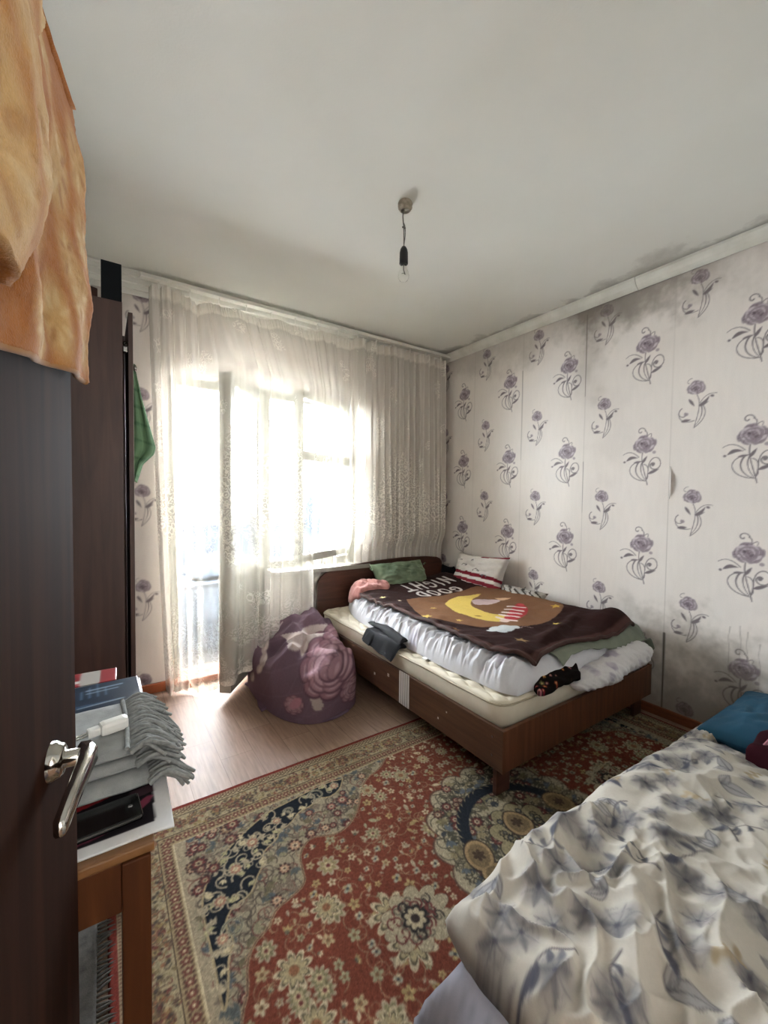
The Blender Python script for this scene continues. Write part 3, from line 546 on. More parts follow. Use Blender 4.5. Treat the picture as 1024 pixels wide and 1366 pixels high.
# mattress: quilted top, piped edges, plain side band
def mattress():
    mt = empty('mattress', (2.02, 2.0, .256)); tag(mt, 'cream quilted mattress on the double bed', 'mattress')
    inv = Matrix.Translation((-2.02, -2.0, -.256)); x0, x1, y0, y1 = 1.384, 2.655, 1.145, 2.90; nu, nv = 250, 330; r = .085
    u = np.linspace(-1, 1, nu)[:, None]; v = np.linspace(-1, 1, nv)[None]
    # rounded rectangle on plan
    W2, H2 = (x1-x0)/2, (y1-y0)/2; x = u*W2+0*v; y = v*H2+0*u
    ex = np.maximum(np.abs(x)-(W2-r), 0); ey = np.maximum(np.abs(y)-(H2-r), 0); dd = np.hypot(ex, ey); s = np.where(dd > 0, np.maximum(ex, ey)/np.maximum(dd, 1e-9), 1)
    x = np.sign(x)*(np.abs(x)-ex+ex*s); y = np.sign(y)*(np.abs(y)-ey+ey*s); xw = x+(x0+x1)/2; yw = y+(y0+y1)/2
    du = np.minimum(1-np.abs(u)+0*v, 1-np.abs(v)*1.0+0*u); d = np.minimum((1-np.abs(u))*W2+0*v, (1-np.abs(v))*H2+0*u)
    quilt = np.abs(np.sin((xw+yw*.6)*PI/.085+.5*np.sin(yw*22)))**.5*np.abs(np.sin((xw-yw*.6)*PI/.085+.5*np.sin(xw*22)))**.5
    z = .404+.013*rnd(d, .02)+.016*(quilt-.6)*sstep(.0, .04, d)+.003*fbm(xw*2, yw*2, 2, 5)
    T_ = np.stack([xw, yw, z], -1); Bt = np.stack([xw, yw, .262+0*z], -1); solid('quilt', '#cfc6b4', '#bdb29d', rough=.75, scale=5, bscale=300, bst=.2)
    o = closed('quilted_top', T_, Bt, 'quilt', mt); o.matrix_parent_inverse = inv
    ring = np.concatenate([T_[:, 0], T_[-1, 1:], T_[::-1, -1][1:], T_[0, ::-1][1:]]); c = np.array([(x0+x1)/2, (y0+y1)/2, 0]); out = ring-c; out[:, 2] = 0; out /= np.linalg.norm(out, axis=1, keepdims=True)
    solid('piping', '#a79c86', '#94896f', rough=.6)
    for z_ in (.402, .285): pp = ring.copy()+out*.004; pp[:, 2] = z_+.0015*np.sin(np.arange(len(pp))*.09); o = tube('piping', pp[::2], .0045, 'piping', mt, 6); o.matrix_parent_inverse = inv
    return mt
mattress()
cl = empty('white_clip', (1.44, 1.69, .41)); tag(cl, 'tiny white plastic clip with wire loop lying on the mattress', 'clip'); solid('clip_white', '#e6e6e4', rough=.4)
box('clip_body', (-.018, .0, .006), (.012, .03, .016), 'clip_white', cl, .003); tube('wire_loop', [(.014+.016*math.cos(q), -.012+.014*math.sin(q), .012) for q in np.linspace(0, 6.1, 16)], .0022, 'old_metal', cl, 6)

# ------------------------------------------------------------------ bedding
solid('duvet_white', '#d7d6da', '#c9c8cd', rough=.8, scale=4, bscale=200, bst=.15)
printed('printed_cotton', rough=.95, bscale=400, bst=.2, vary=.06, vscale=120, spec=.06); printed('plush', rough=.8, bscale=700, bst=.35, sheen=0, vary=.12, vscale=90, spec=.1)
def folds(s, across, seed, n1=30, n2=55):
    return ridge(s*n1+across*3, across*4, seed)*.6+ridge(s*n2-across*5, across*9, seed+2)*.4
DU = [(1.60, 2.85), (1.50, 2.62), (1.465, 2.40), (1.45, 2.10), (1.445, 1.80), (1.435, 1.52), (1.455, 1.36), (1.46, 1.22), (1.50, 1.155)]
nu, nv = 160, 420
Pd = coons(DU[::-1][0:1]+[(1.9, 1.16), (2.62, 1.165)], [DU[0], (2.1, 2.86), (2.62, 2.85)], DU[::-1], [(2.62, 1.165), (2.64, 2.0), (2.62, 2.85)], nu, nv)
du_, dv_ = uvd(nu, nv, 1.15, 1.7); x, y = Pd[..., 0], Pd[..., 1]; pin = 1-.28*np.exp(-((y-1.335)/.02)**2)*np.exp(-(du_/.15)**2)
lf_ = np.linspace(0, 1, nu)[:, None]*1.15+0*dv_; hd = .125*rnd(du_, .11)*rnd(dv_, .10)*pin*(1-.15*sstep(.1, .35, du_)); wrk = (1.3*np.clip(ridge(y*11+x*3, x*5, 3), 0, 1)**2+.9*np.clip(ridge(y*21-x*7, x*8+y*3, 5), 0, 1)**2+.5*ridge(y*40-x*6, x*9, 9)-.6)*sstep(.19, .03, lf_)+.5*ridge(x*9, y*9, 6)*sstep(.12, .03, dv_)+fbm(x*5, y*5, 2, 6)*.12
hd = hd+.020*wrk*rnd(np.minimum(du_, dv_), .05)*.85
zt = .422+hd; Bd = np.stack([x, y, .421+0*x], -1)
cvD = Cv(1.4, 1.1, 2.7, 2.9, .004, '#c9c8cd')
for k in range(60):
    fx, fy = random.uniform(1.45, 2.65), random.uniform(1.12, 2.8)
    for q in range(5): cvD.leaf(fx, fy, .035, .018, q*1.26+fx*9, random.choice(['#b7b0bf', '#c3bcc8', '#a9a2b2']), .5)
o = closed('white_duvet', np.stack([x, y, zt], -1), Bd, 'printed_cotton', None, cvD.sample(x, y)); tag(o, 'puffy white duvet showing in a long roll from under the brown blanket', 'duvet')
# height of the finished duvet on a 1 cm raster, so that what lies on it clears it
_hx, _hy, _hr = 1.30, 1.0, .01; HM = np.full((150, 200), .42)
_i = np.clip(((x-_hx)/_hr).astype(int), 0, 149); _j = np.clip(((y-_hy)/_hr).astype(int), 0, 199); np.maximum.at(HM, (_i, _j), zt)
for _ in range(2): HM = np.maximum.reduce([HM, np.roll(HM, 1, 0), np.roll(HM, -1, 0), np.roll(HM, 1, 1), np.roll(HM, -1, 1)])
def blur(A, n):
    for _ in range(n):
        A = (np.pad(A, 1, 'edge')[:-2, 1:-1]+np.pad(A, 1, 'edge')[2:, 1:-1]+np.pad(A, 1, 'edge')[1:-1, :-2]+np.pad(A, 1, 'edge')[1:-1, 2:]+A)/5
    return A
HS = np.maximum(blur(HM, 3), blur(HM, 1))
def duvet_top(x, y):
    fx = np.clip((np.asarray(x)-_hx)/_hr-.5, 0, 148.99); fy = np.clip((np.asarray(y)-_hy)/_hr-.5, 0, 198.99); i, j = fx.astype(int), fy.astype(int); u, v = fx-i, fy-j
    return (HS[i, j]*(1-u)+HS[i+1, j]*u)*(1-v)+(HS[i, j+1]*(1-u)+HS[i+1, j+1]*u)*v

# brown plush blanket with its print
BR, TN = '#2a1513', '#76543c'
cvP = Cv(1.40, 1.0, 2.78, 2.95, .003, BR)
TAN = [(1.777, 2.327), (2.046, 2.310), (2.403, 2.335), (2.52, 2.28), (2.60, 2.08), (2.60, 1.85), (2.56, 1.66), (2.519, 1.575), (2.318, 1.503), (2.061, 1.457), (1.921, 1.498), (1.767, 1.625), (1.66, 1.757), (1.593, 1.831), (1.594, 1.972), (1.668, 2.143)]
cvP.poly(path(TAN+[TAN[0]], 120), TN)
YEL = [(2.349, 2.158), (2.207, 2.100), (2.072, 2.004), (2.027, 1.879), (2.011, 1.789), (2.065, 1.697), (2.017, 1.618), (1.917, 1.636), (1.872, 1.726), (1.843, 1.881), (1.869, 1.994), (1.955, 2.137), (2.09, 2.205), (2.213, 2.197)]
cvP.poly(path(YEL+[YEL[0]], 100), '#cdb15e'); cvP.poly(path([(2.145, 2.06), (2.305, 2.053), (2.36, 1.958), (2.2, 1.905), (2.088, 1.97), (2.145, 2.06)], 40), '#b9a3a4'); cvP.poly([(2.36, 2.03), (2.42, 1.93), (2.33, 1.95)], '#c8a283')
HAT = [(1.987, 1.650), (2.016, 1.574), (2.19, 1.627), (2.34, 1.73), (2.375, 1.839), (2.229, 1.774), (2.107, 1.711)]
cvP.poly(path(HAT+[HAT[0]], 60), '#a3343a')
for k in range(5): f = k/5+.05; cvP.line([(2.0+.36*f, 1.565+.2*f), (1.98+.30*f, 1.69+.14*f)], .024, '#d7c6c0')
cvP.ell(2.34, 1.79, .022, .02, 0, '#b8464a'); cvP.ell(1.985, 1.63, .035, .03, .3, '#cbb3ab')
for q in ((1.76, 1.53, .035), (1.81, 1.55, .04), (1.86, 1.53, .045), (1.90, 1.50, .04), (1.80, 1.50, .04), (1.85, 1.49, .035)): cvP.ell(q[0], q[1], q[2], q[2]*.8, 0, '#b4b7b7')
cvP.leaf(1.93, 1.76, .05, .014, 2.2, '#5a3a20'); cvP.line(bez((1.93, 1.47), (1.97, 1.50), (1.99, 1.44)), .006, '#a08a86')
def star(cv, x, y, r, c, a=0):
    cv.poly([(x+(r if i % 2 == 0 else r*.42)*math.sin(a+i*PI/5), y+(r if i % 2 == 0 else r*.42)*math.cos(a+i*PI/5)) for i in range(10)], c)
for x_, y_, r_, c_ in ((1.625, 2.40, .03, '#d9c98a'), (1.60, 1.90, .042, '#cdb15e'), (1.787, 2.049, .026, '#b99a54'), (1.565, 1.62, .038, '#8d6a4a'), (1.50, 1.53, .022, '#c9b98d'), (1.756, 1.336, .045, '#8a704a'), (2.464, 1.609, .04, '#b99440'), (2.179, 1.416, .03, '#dcc36a'), (1.707, 2.315, .02, '#cfc2a8'), (1.745, 1.771, .022, '#c9a95c')): star(cvP, x_, y_, r_, c_, x_*7)
GL = {'G': [bez((.85, .8), (.5, 1.15), (.05, .85), (.1, .4)), bez((.1, .4), (.2, -.1), (.8, -.05), (.88, .42)), [(.88, .42), (.55, .42)]], 'O': [[(.5+.42*math.cos(a), .5+.48*math.sin(a)) for a in np.linspace(0, 2*PI, 20)]],
      'D': [[(.15, 0), (.15, 1)], bez((.15, 1), (1.0, .95), (1.0, .05), (.15, 0))], 'N': [[(.12, 0), (.12, 1), (.85, 0), (.85, 1)]], 'I': [[(.5, 0), (.5, 1)]], 'H': [[(.15, 0), (.15, 1)], [(.85, 0), (.85, 1)], [(.15, .5), (.85, .5)]], 'T': [[(.05, 1), (.95, 1)], [(.5, 1), (.5, 0)]]}
def word(cv, txt, xr, ytop, w, h, gap, c, sw, slope=0):
    """lettering read from the head of the bed: runs towards -x, upside down from the foot"""
    x = xr
    for ch in txt:
        ww = w*(.45 if ch == 'I' else 1)
        for st in GL[ch]: cv.line([(x-p[0]*ww, ytop+slope*(x-p[0]*ww-xr)+h-p[1]*h) for p in np.array(st)], sw, c)
        x -= ww+gap
# in print co-ordinates y grows to the head; letter tops point to the foot
word(cvP, 'GOOD', 2.36, 2.335, .088, .115, .028, '#c9c2bd', .022); word(cvP, 'NIGHT', 2.44, 2.52, .092, .15, .028, '#c9c2bd', .022, .06)
nu, nv = 170, 240
BL = coons([(1.63, 1.165), (1.78, 1.205), (1.92, 1.235), (2.15, 1.20), (2.40, 1.165), (2.60, 1.19)], [(1.60, 2.70), (1.85, 2.80), (2.2, 2.84), (2.56, 2.80)], [(1.63, 1.165), (1.545, 1.28), (1.525, 1.50), (1.55, 1.80), (1.555, 2.10), (1.535, 2.35), (1.56, 2.58), (1.60, 2.70)], [(2.60, 1.19), (2.655, 1.40), (2.63, 1.75), (2.66, 2.2), (2.56, 2.80)], nu, nv)
x, y = BL[..., 0], BL[..., 1]; du_, dv_ = uvd(nu, nv, 1.1, 1.6); de_ = np.minimum(du_, dv_)
zb = duvet_top(x, y)+.016+.035*sstep(2.3, 2.75, y)*sstep(1.55, 1.75, x)+.012*sstep(2.35, 2.6, x)+.05*np.exp(-((x-2.50)/.16)**2-((y-1.26)/.10)**2)
zb = zb+.012*(ridge(x*3.2+y*1.1, y*2.0-x, 12)*.5+.5)*sstep(.0, .12, de_)+.006*(fbm(x*6, y*6, 3, 14)+.8)+.02*np.exp(-((y-1.30-.25*(x-1.9))/.035)**2)*sstep(1.7, 2.0, x)*sstep(2.6, 2.3, x)
bw_ = sstep(.030, .024, de_)[..., None]; cb = cvP.sample(x, y); cb = cb*(1-bw_)+hx('#4d3430')*bw_
Pb = np.stack([x, y, zb], -1)
o = sheet('plush_blanket', Pb, .014, 'plush', None, cb); tag(o, 'dark brown plush blanket with yellow moon, stars and GOOD NIGHT lettering on the bed', 'blanket')
solid('binding', '#4a332e', '#3a2622', rough=.7, spec=.2); ring = np.concatenate([Pb[:, 0], Pb[-1, 1:], Pb[::-1, -1][1:], Pb[0, ::-1][1:]]); bd = tube('binding', ring[::2], .011, 'binding', o, 8)

# foot end: sage sheet, floral roll, dark floral garment
sag = solid('sage_cotton', '#7d8272', '#6c7163', rough=.85, bscale=260, bst=.25)
nu, nv = 110, 70
Ps = coons([(1.83, 1.15), (2.0, 1.18), (2.3, 1.15), (2.67, 1.10)], [(1.82, 1.34), (2.1, 1.36), (2.4, 1.34), (2.70, 1.32)], [(1.83, 1.15), (1.80, 1.24), (1.82, 1.34)], [(2.67, 1.10), (2.71, 1.2), (2.70, 1.32)], nu, nv)
x, y = Ps[..., 0], Ps[..., 1]; z = .448+.055*sstep(1.10, 1.26, y)+.022*sstep(2.2, 2.6, x)+.018*ridge(x*3+y*14, y*8-x*2, 15)+.006*fbm(x*9, y*12, 2, 4)
z = z-.10*sstep(2.62, 2.71, x)*sstep(1.22, 1.1, y)
z = np.maximum(z, (duvet_top(x, y)+.006)*sstep(2.68, 2.6, x)+.40*(1-sstep(2.68, 2.6, x)))
o = sheet('sage_sheet', np.stack([x, y, z], -1), .005, 'sage_cotton', None); tag(o, 'crumpled sage green sheet poking out at the foot of the bed', 'sheet')
nu, nv = 110, 60
u = np.linspace(-1, 1, nu)[:, None]; a = np.linspace(0, 2*PI, nv)[None]
cx = 2.235+.355*u; cy = 1.125-.012*u+.02*np.sin(3*u); cz = .408+.02*u+.006*np.sin(9*u); rr = (1-np.abs(u)**5)**.5*.052*(1+.22*u)
rr = rr*(1+.13*ridge(u*9+np.sin(a)*1.2, np.cos(a)*1.5, 17)+.07*ridge(u*19-np.sin(a)*2, np.cos(a)*2, 18)+.05*noise(u*16, np.sin(a)*2, 19))
Pr = np.stack([cx+0*a, cy+rr*1.45*np.cos(a), cz+rr*np.sin(a)], -1)
cvF = Cv(1.8, 0, 2.7, 7, .006, '#d2cfcf')
for k in range(26):
    fx, fy = random.uniform(1.85, 2.62), random.uniform(0, 6.4)
    for q in range(5): cvF.ell(fx+.012*math.cos(q*1.26), fy+.25*math.sin(q*1.26), .012, .2, 0, random.choice(['#a9a0ae', '#9b93a4', '#bcb3bd']), .55)
o = grid('floral_quilt_roll', Pr, 'printed_cotton', None, cvF.sample(cx+0*a, a+0*u)); tag(o, 'white quilt roll with faint lilac flowers over the foot rail of the bed', 'quilt')
cvK = Cv(1.5, .95, 2.1, 1.3, .0025, '#17110f')
for k in range(70):
    fx, fy, r = random.uniform(1.52, 2.05), random.uniform(1.0, 1.25), random.uniform(.006, .014); c = random.choice(['#a2452f', '#b8622c', '#8c2338', '#73404f', '#c98a44', '#5c5a3a', '#b06a72'])
    cvK.ros(fx, fy, r, 5, c, fx*9); cvK.ell(fx, fy, r*.3, r*.3, 0, '#d8c07a')
Pk = coons([(1.575, 1.10), (1.66, 1.098), (1.76, 1.105), (1.90, 1.10)], [(1.66, 1.20), (1.74, 1.21), (1.84, 1.22), (1.98, 1.17)], [(1.575, 1.10), (1.61, 1.15), (1.66, 1.20)], [(1.90, 1.10), (1.95, 1.13), (1.98, 1.17)], 60, 36)
x, y = Pk[..., 0], Pk[..., 1]; du_, dv_ = uvd(60, 36, .35, .12); z = .428+.012*rnd(np.minimum(du_, dv_), .03)+.009*ridge(x*10+y*8, y*9, 3)+.03*sstep(1.14, 1.20, y)*sstep(1.60, 1.70, x)
o = closed('dark_floral_garment', np.stack([x, y, z+.008], -1), np.stack([x, y, z-.012], -1), 'printed_cotton', None, cvK.sample(x, y)); tag(o, 'black garment printed with red and orange flowers at the mattress corner', 'garment')
# black trousers folded on the mattress edge
solid('black_cloth', '#0e0d0f', '#17161a', rough=.85, bscale=200, bst=.3, spec=.2)
bk = empty('folded_black_garment', (1.46, 2.1, .42)); tag(bk, 'folded black garment lying over the left mattress edge', 'garment'); inv = Matrix.Translation((-1.46, -2.1, -.42))
def flat(name, quad, zf, th, m, parent, inv=None, n=40, colors=None):
    Pq = coons([quad[0], quad[1]], [quad[3], quad[2]], [quad[0], quad[3]], [quad[1], quad[2]], n, n); x, y = Pq[..., 0], Pq[..., 1]
    d1_, d2_ = uvd(n, n, np.linalg.norm(np.subtract(quad[1], quad[0])), np.linalg.norm(np.subtract(quad[3], quad[0]))); d = np.minimum(d1_, d2_); z = zf(x, y)
    o = closed(name, np.stack([x, y, z+th*.5+th*.5*rnd(d, th)], -1), np.stack([x, y, z+th*.5-th*.5*rnd(d, th)], -1), m, parent, None if colors is None else colors(x, y))
    if inv is not None: o.matrix_parent_inverse = inv
    return o
droop = lambda x, y: .424-.075*sstep(1.395, 1.335, x)+.006*fbm(x*12, y*12, 2, 8)
flat('lower_fold', [(1.338, 1.895), (1.42, 1.85), (1.535, 2.25), (1.355, 2.24)], droop, .034, 'black_cloth', bk, inv, 50)
flat('upper_fold', [(1.385, 1.875), (1.43, 1.852), (1.545, 2.255), (1.44, 2.305)], lambda x, y: .452+.010*ridge(x*5, y*4, 3)-.02*sstep(1.42, 1.38, x), .030, 'black_cloth', bk, inv, 50)
flat('leg_hem', [(1.338, 2.13), (1.39, 2.115), (1.40, 2.20), (1.345, 2.215)], lambda x, y: .428-.06*sstep(1.395, 1.335, x)+0*y, .03, 'black_cloth', bk, inv)
# pillows and cloths at the head
solid('green_pillow', '#6f7f66', '#5e6e57', rough=.85, bscale=240, bst=.2)
pl_ = pillow('green_pillow', (2.08, 2.80, .612), (1, .02, 0), (0, .55, .83), (0, -.83, .55), .54, .30, .22, 'green_pillow', None, wr=.10, seed=4); tag(pl_, 'sage green pillow propped against the headboard', 'pillow')
for s_ in (-1, 1): tube('pillow_tassel', [(2.08+s_*.27, 2.84, .70), (2.08+s_*.285, 2.838, .715), (2.08+s_*.295, 2.83, .71)], [.008, .006, .002], 'green_pillow', pl_, 8)
solid('pink_terry', '#c18a84', '#ab726d', rough=.95, scale=30, bscale=350, bst=.5, sheen=.15)
nu, nv = 80, 60; Pt = coons([(1.555, 2.62), (1.66, 2.60), (1.80, 2.58)], [(1.57, 2.80), (1.70, 2.86), (1.86, 2.76)], [(1.555, 2.62), (1.53, 2.70), (1.57, 2.80)], [(1.80, 2.58), (1.88, 2.66), (1.86, 2.76)], nu, nv)
x, y = Pt[..., 0], Pt[..., 1]; du_, dv_ = uvd(nu, nv, .3, .2); h_ = .036*rnd(du_, .04)*rnd(dv_, .04)*(1+.4*ridge(x*9+y*4, y*7, 5)+.4*fbm(x*12, y*12, 3, 3)); b_ = duvet_top(x, y)+.02+.035*sstep(2.3, 2.75, y)*sstep(1.55, 1.75, x)
o = closed('pink_cloth', np.stack([x, y, b_+h_+.004], -1), np.stack([x, y, b_-.03], -1), 'pink_terry'); tag(o, 'crumpled salmon pink towel at the head of the bed', 'towel')
# red and white pillow standing against the right wall
def stripes(u, v):
    c = np.empty(u.shape+(3,)); c[:] = hx('#cfc8c2'); n_ = noise(u*3, v*3, 4)*.04
    def band(m, col): c[m] = hx(col)
    s = v+.10*u+n_; band((s < -.02) & (s > -.18), '#7a2430'); band((s < -.34) & (s > -.5), '#86303a'); band((s < -.66) & (s > -.8), '#7a2430'); band(s < -.9, '#b9b0ae'); s2 = v-.06*u
    band((s2 > .84) & (u > .1), '#7a2430')
    for (a0, b0, r0) in ((-.35, .3, .07), (.15, .1, .09), (.5, -.1, .06), (-.6, .55, .05), (-.1, .6, .05)):
        d = np.abs(np.hypot(u-a0, (v-b0)*1.0)-r0); band((d < .018) & (v > b0-.02), '#6c6468')
    return c
o = pillow('striped_pillow', (2.60, 2.42, .655), (0, -1, .04), (.32, 0, .95), (-.95, 0, .32), .56, .34, .18, 'printed_cotton', None, 60, 60, stripes, .10, 8); tag(o, 'white pillow with dark red stripes leaning against the wall', 'pillow')
def zebra(u, v):
    c = np.empty(u.shape+(3,)); c[:] = hx('#b3aca5'); s = np.sin((u*9+v*3+1.2*noise(u*2, v*2, 3))*2.2); c[s > .55] = hx('#4a433e'); return c
o = pillow('striped_bundle', (2.58, 1.98, .545), (0, -1, 0), (.6, 0, .8), (-.8, 0, .6), .40, .17, .13, 'printed_cotton', None, 60, 40, zebra, .14, 12); tag(o, 'small black and beige striped cloth bundle between blanket and wall', 'cloth')
o = pillow('black_bag', (2.61, 2.80, .55), (0, 1, 0), (0, 0, 1), (1, 0, 0), .16, .26, .12, 'black_cloth', None, 30, 30, None, .1, 3); tag(o, 'black soft bag tucked in the corner beside the headboard', 'bag')

# ------------------------------------------------------------------ purple blanket bundle on the floor
def bundle():
    PU = '#6a5560'; cv = Cv(-.7, -.1, .8, .9, .004, PU); w = cv.full()
    # print laid out on the blanket: bars of pale lines, one large rose, leaves
    for k in range(-5, 6):
        cv.line(bez((-.7, .25+k*.13), (-.25, .12+k*.14), (.5, .5+k*.16)), .010, '#75606d', al=.55); cv.line(bez((-.55+k*.14, -.1), (-.4+k*.15, .3), (-.1+k*.16, .9)), .010, '#715c69', al=.5)
    cv.poly(path([(-.10, .43), (.10, .47), (.22, .44), (.12, .36), (.02, .36), (-.10, .43)], 40), '#b3a6a1'); cv.poly(path([(.06, .24), (.15, .16), (.19, .06), (.13, .04), (.11, .13), (.06, .24)], 40), '#a79a94')
    cv.line([(-.30, .46), (-.12, .47), (-.10, .50)], .008, '#b9a9ab'); cv.line([(-.30, .46), (-.33, .38)], .006, '#b9a9ab')
    def rose(x, y, r):
        rg = np.random.default_rng(3)
        for ring, (n, q, c1, c2) in enumerate(((8, .78, '#8d6a74', '#5e4550'), (7, .55, '#a27f88', '#6b505b'), (6, .33, '#b2929a', '#7a5c67'), (4, .14, '#9b7982', '#6b505b'))):
            for k in range(n):
                a = 2*PI*k/n+ring*.4; px, py = x+r*q*math.cos(a), y+r*q*math.sin(a)
                cv.ell(px, py, r*.36, r*.28, a+PI/2, c2, .95); cv.ell(px-r*.02, py+r*.03, r*.31, r*.22, a+PI/2, c1, .95); cv.ell(px+r*.05*math.cos(a), py+r*.05*math.sin(a), r*.17, r*.07, a+PI/2, '#c2a6ab', .55)
    rose(.22, .27, .17); rose(.02, .09, .055); rose(.34, .10, .07); rose(.28, .50, .08); rose(.50, .38, .12); rose(-.5, .5, .15)
    for x, y, a in ((-.20, .33, 1.3), (-.19, .26, 1.5), (-.22, .22, 1.1), (-.28, .14, 1.2), (.05, .33, 1.4)): cv.leaf(x, y, .09, .04, a, '#a3948f'); cv.leaf(x+.01, y+.01, .06, .02, a, '#c0b2ac')
    cv.ell(.03, .10, .04, .025, .8, '#a97a86')
    nu, nv = 170, 260; th = np.linspace(0, 1, nu)[:, None]*PI/2; a = np.linspace(0, 2*PI, nv, endpoint=False)
    # plan outline of the heap on the floor, seen from its middle
    OUT = [(.80, 2.80), (.79, 2.62), (.80, 2.42), (.845, 2.25), (.93, 2.14), (1.05, 2.10), (1.18, 2.13), (1.30, 2.20), (1.355, 2.33), (1.36, 2.55), (1.36, 2.78), (1.32, 2.90), (1.15, 2.91), (.95, 2.89), (.80, 2.80)]
    q_ = path(OUT, 400); cx0, cy0 = 1.09, 2.50; an = np.unwrap(np.arctan2(q_[:, 1]-cy0, q_[:, 0]-cx0)); rd = np.hypot(q_[:, 0]-cx0, q_[:, 1]-cy0); od = np.argsort(an % (2*PI)); R = np.interp(a, (an % (2*PI))[od], rd[od], period=2*PI)[None]; a = a[None]; ca, sa = np.cos(a), np.sin(a)
    sn = np.sin(th); cs = np.cos(th); prof = sn**.8*(1+.07*np.sin(2*th)**2)
    x = cx0+R*prof*ca; y = cy0+R*prof*sa
    n_ = fbm(x*3.1, y*3.1, 3, 22)*.05+ridge(x*3.4+y*1.2, y*3.0-x*1.4, 24)*.045+ridge(x*6.5-y*3, y*5.5+x*2, 27)*.022
    H = .34+.055*np.exp(-(((x-1.22)/.24)**2+((y-2.70)/.26)**2))+.05*np.exp(-(((x-1.12)/.16)**2+((y-2.36)/.16)**2))-.05*sstep(.95, .8, x)+n_*1.3
    for (xa, ya), (xb, yb), am in (((1.27, 2.74), (.88, 2.34), .040), ((1.28, 2.72), (1.0, 2.16), .034), ((1.30, 2.70), (1.16, 2.12), .036), ((1.31, 2.7), (1.33, 2.22), .034), ((.83, 2.52), (1.06, 2.28), .030), ((.86, 2.74), (1.15, 2.62), .034), ((1.02, 2.45), (1.30, 2.36), .026), ((.95, 2.25), (1.18, 2.24), .024)):
        vx, vy = xb-xa, yb-ya; t_ = np.clip(((x-xa)*vx+(y-ya)*vy)/(vx*vx+vy*vy), 0, 1); d_ = np.hypot(x-xa-t_*vx, y-ya-t_*vy)+.008*noise(x*9, y*9, 5); e_ = sstep(0, .15, t_)*sstep(1, .8, t_)
        H = H+am*.62*e_*(np.exp(-(d_/.042)**2)-.6*np.exp(-((d_-.08)/.045)**2))
    z = H*cs**.55+.004
    k_ = np.arctan2(y-2.74, x-1.30); z = z+.014*np.sin(9*k_+4*n_*8)*sn*cs*1.6*sstep(.03, .16, np.hypot(x-1.30, y-2.74))
    x = x+ca*n_*.5*sn*cs*1.5; y = y+sa*n_*.5*sn*cs*1.5
    z = np.maximum(z, .003); x = np.minimum(x, BX0-.004)
    fa = math.radians(-67); s = (x-1.045)*math.cos(math.radians(28))-(y-2.50)*math.sin(math.radians(28))*1.0+.02
    cols = cv.sample(s*.95, z+.15*((y-2.3)))
    P_ = np.stack([x, y, z], -1); V = P_.reshape(-1, 3); F = gridF(nu, nv, 0, False, True); me = raw('purple_bundle', V, F, cols); return link('purple_bundle', me, 'plush', None, True)
pb = bundle(); tag(pb, 'bundled mauve plush blanket with rose print on the floor beside the bed', 'blanket')
solid('mauve_binding', '#5c4756', '#6d5867', rough=.8)
tube('blanket_binding', path([(.80, 2.80, .012), (.84, 2.62, .02), (.86, 2.4, .03), (.92, 2.22, .012), (1.0, 2.12, .012), (1.1, 2.1, .014), (1.2, 2.13, .02)], 40), .008, 'mauve_binding', pb, 8)
fq = np.linspace(0, 1, 30)[:, None]; fv = np.linspace(0, 1, 14)[None]; Pf = np.stack([.79+.13*fv+.02*np.sin(fq*5), 2.83-.42*fq+.04*fv, .012+.03*fv*np.sin(PI*fq)+.01*np.sin(fq*14+fv*3)*fv], -1)
sheet('loose_corner', Pf, .010, 'plush', pb, np.tile(hx('#66515f'), (30, 14, 1)))

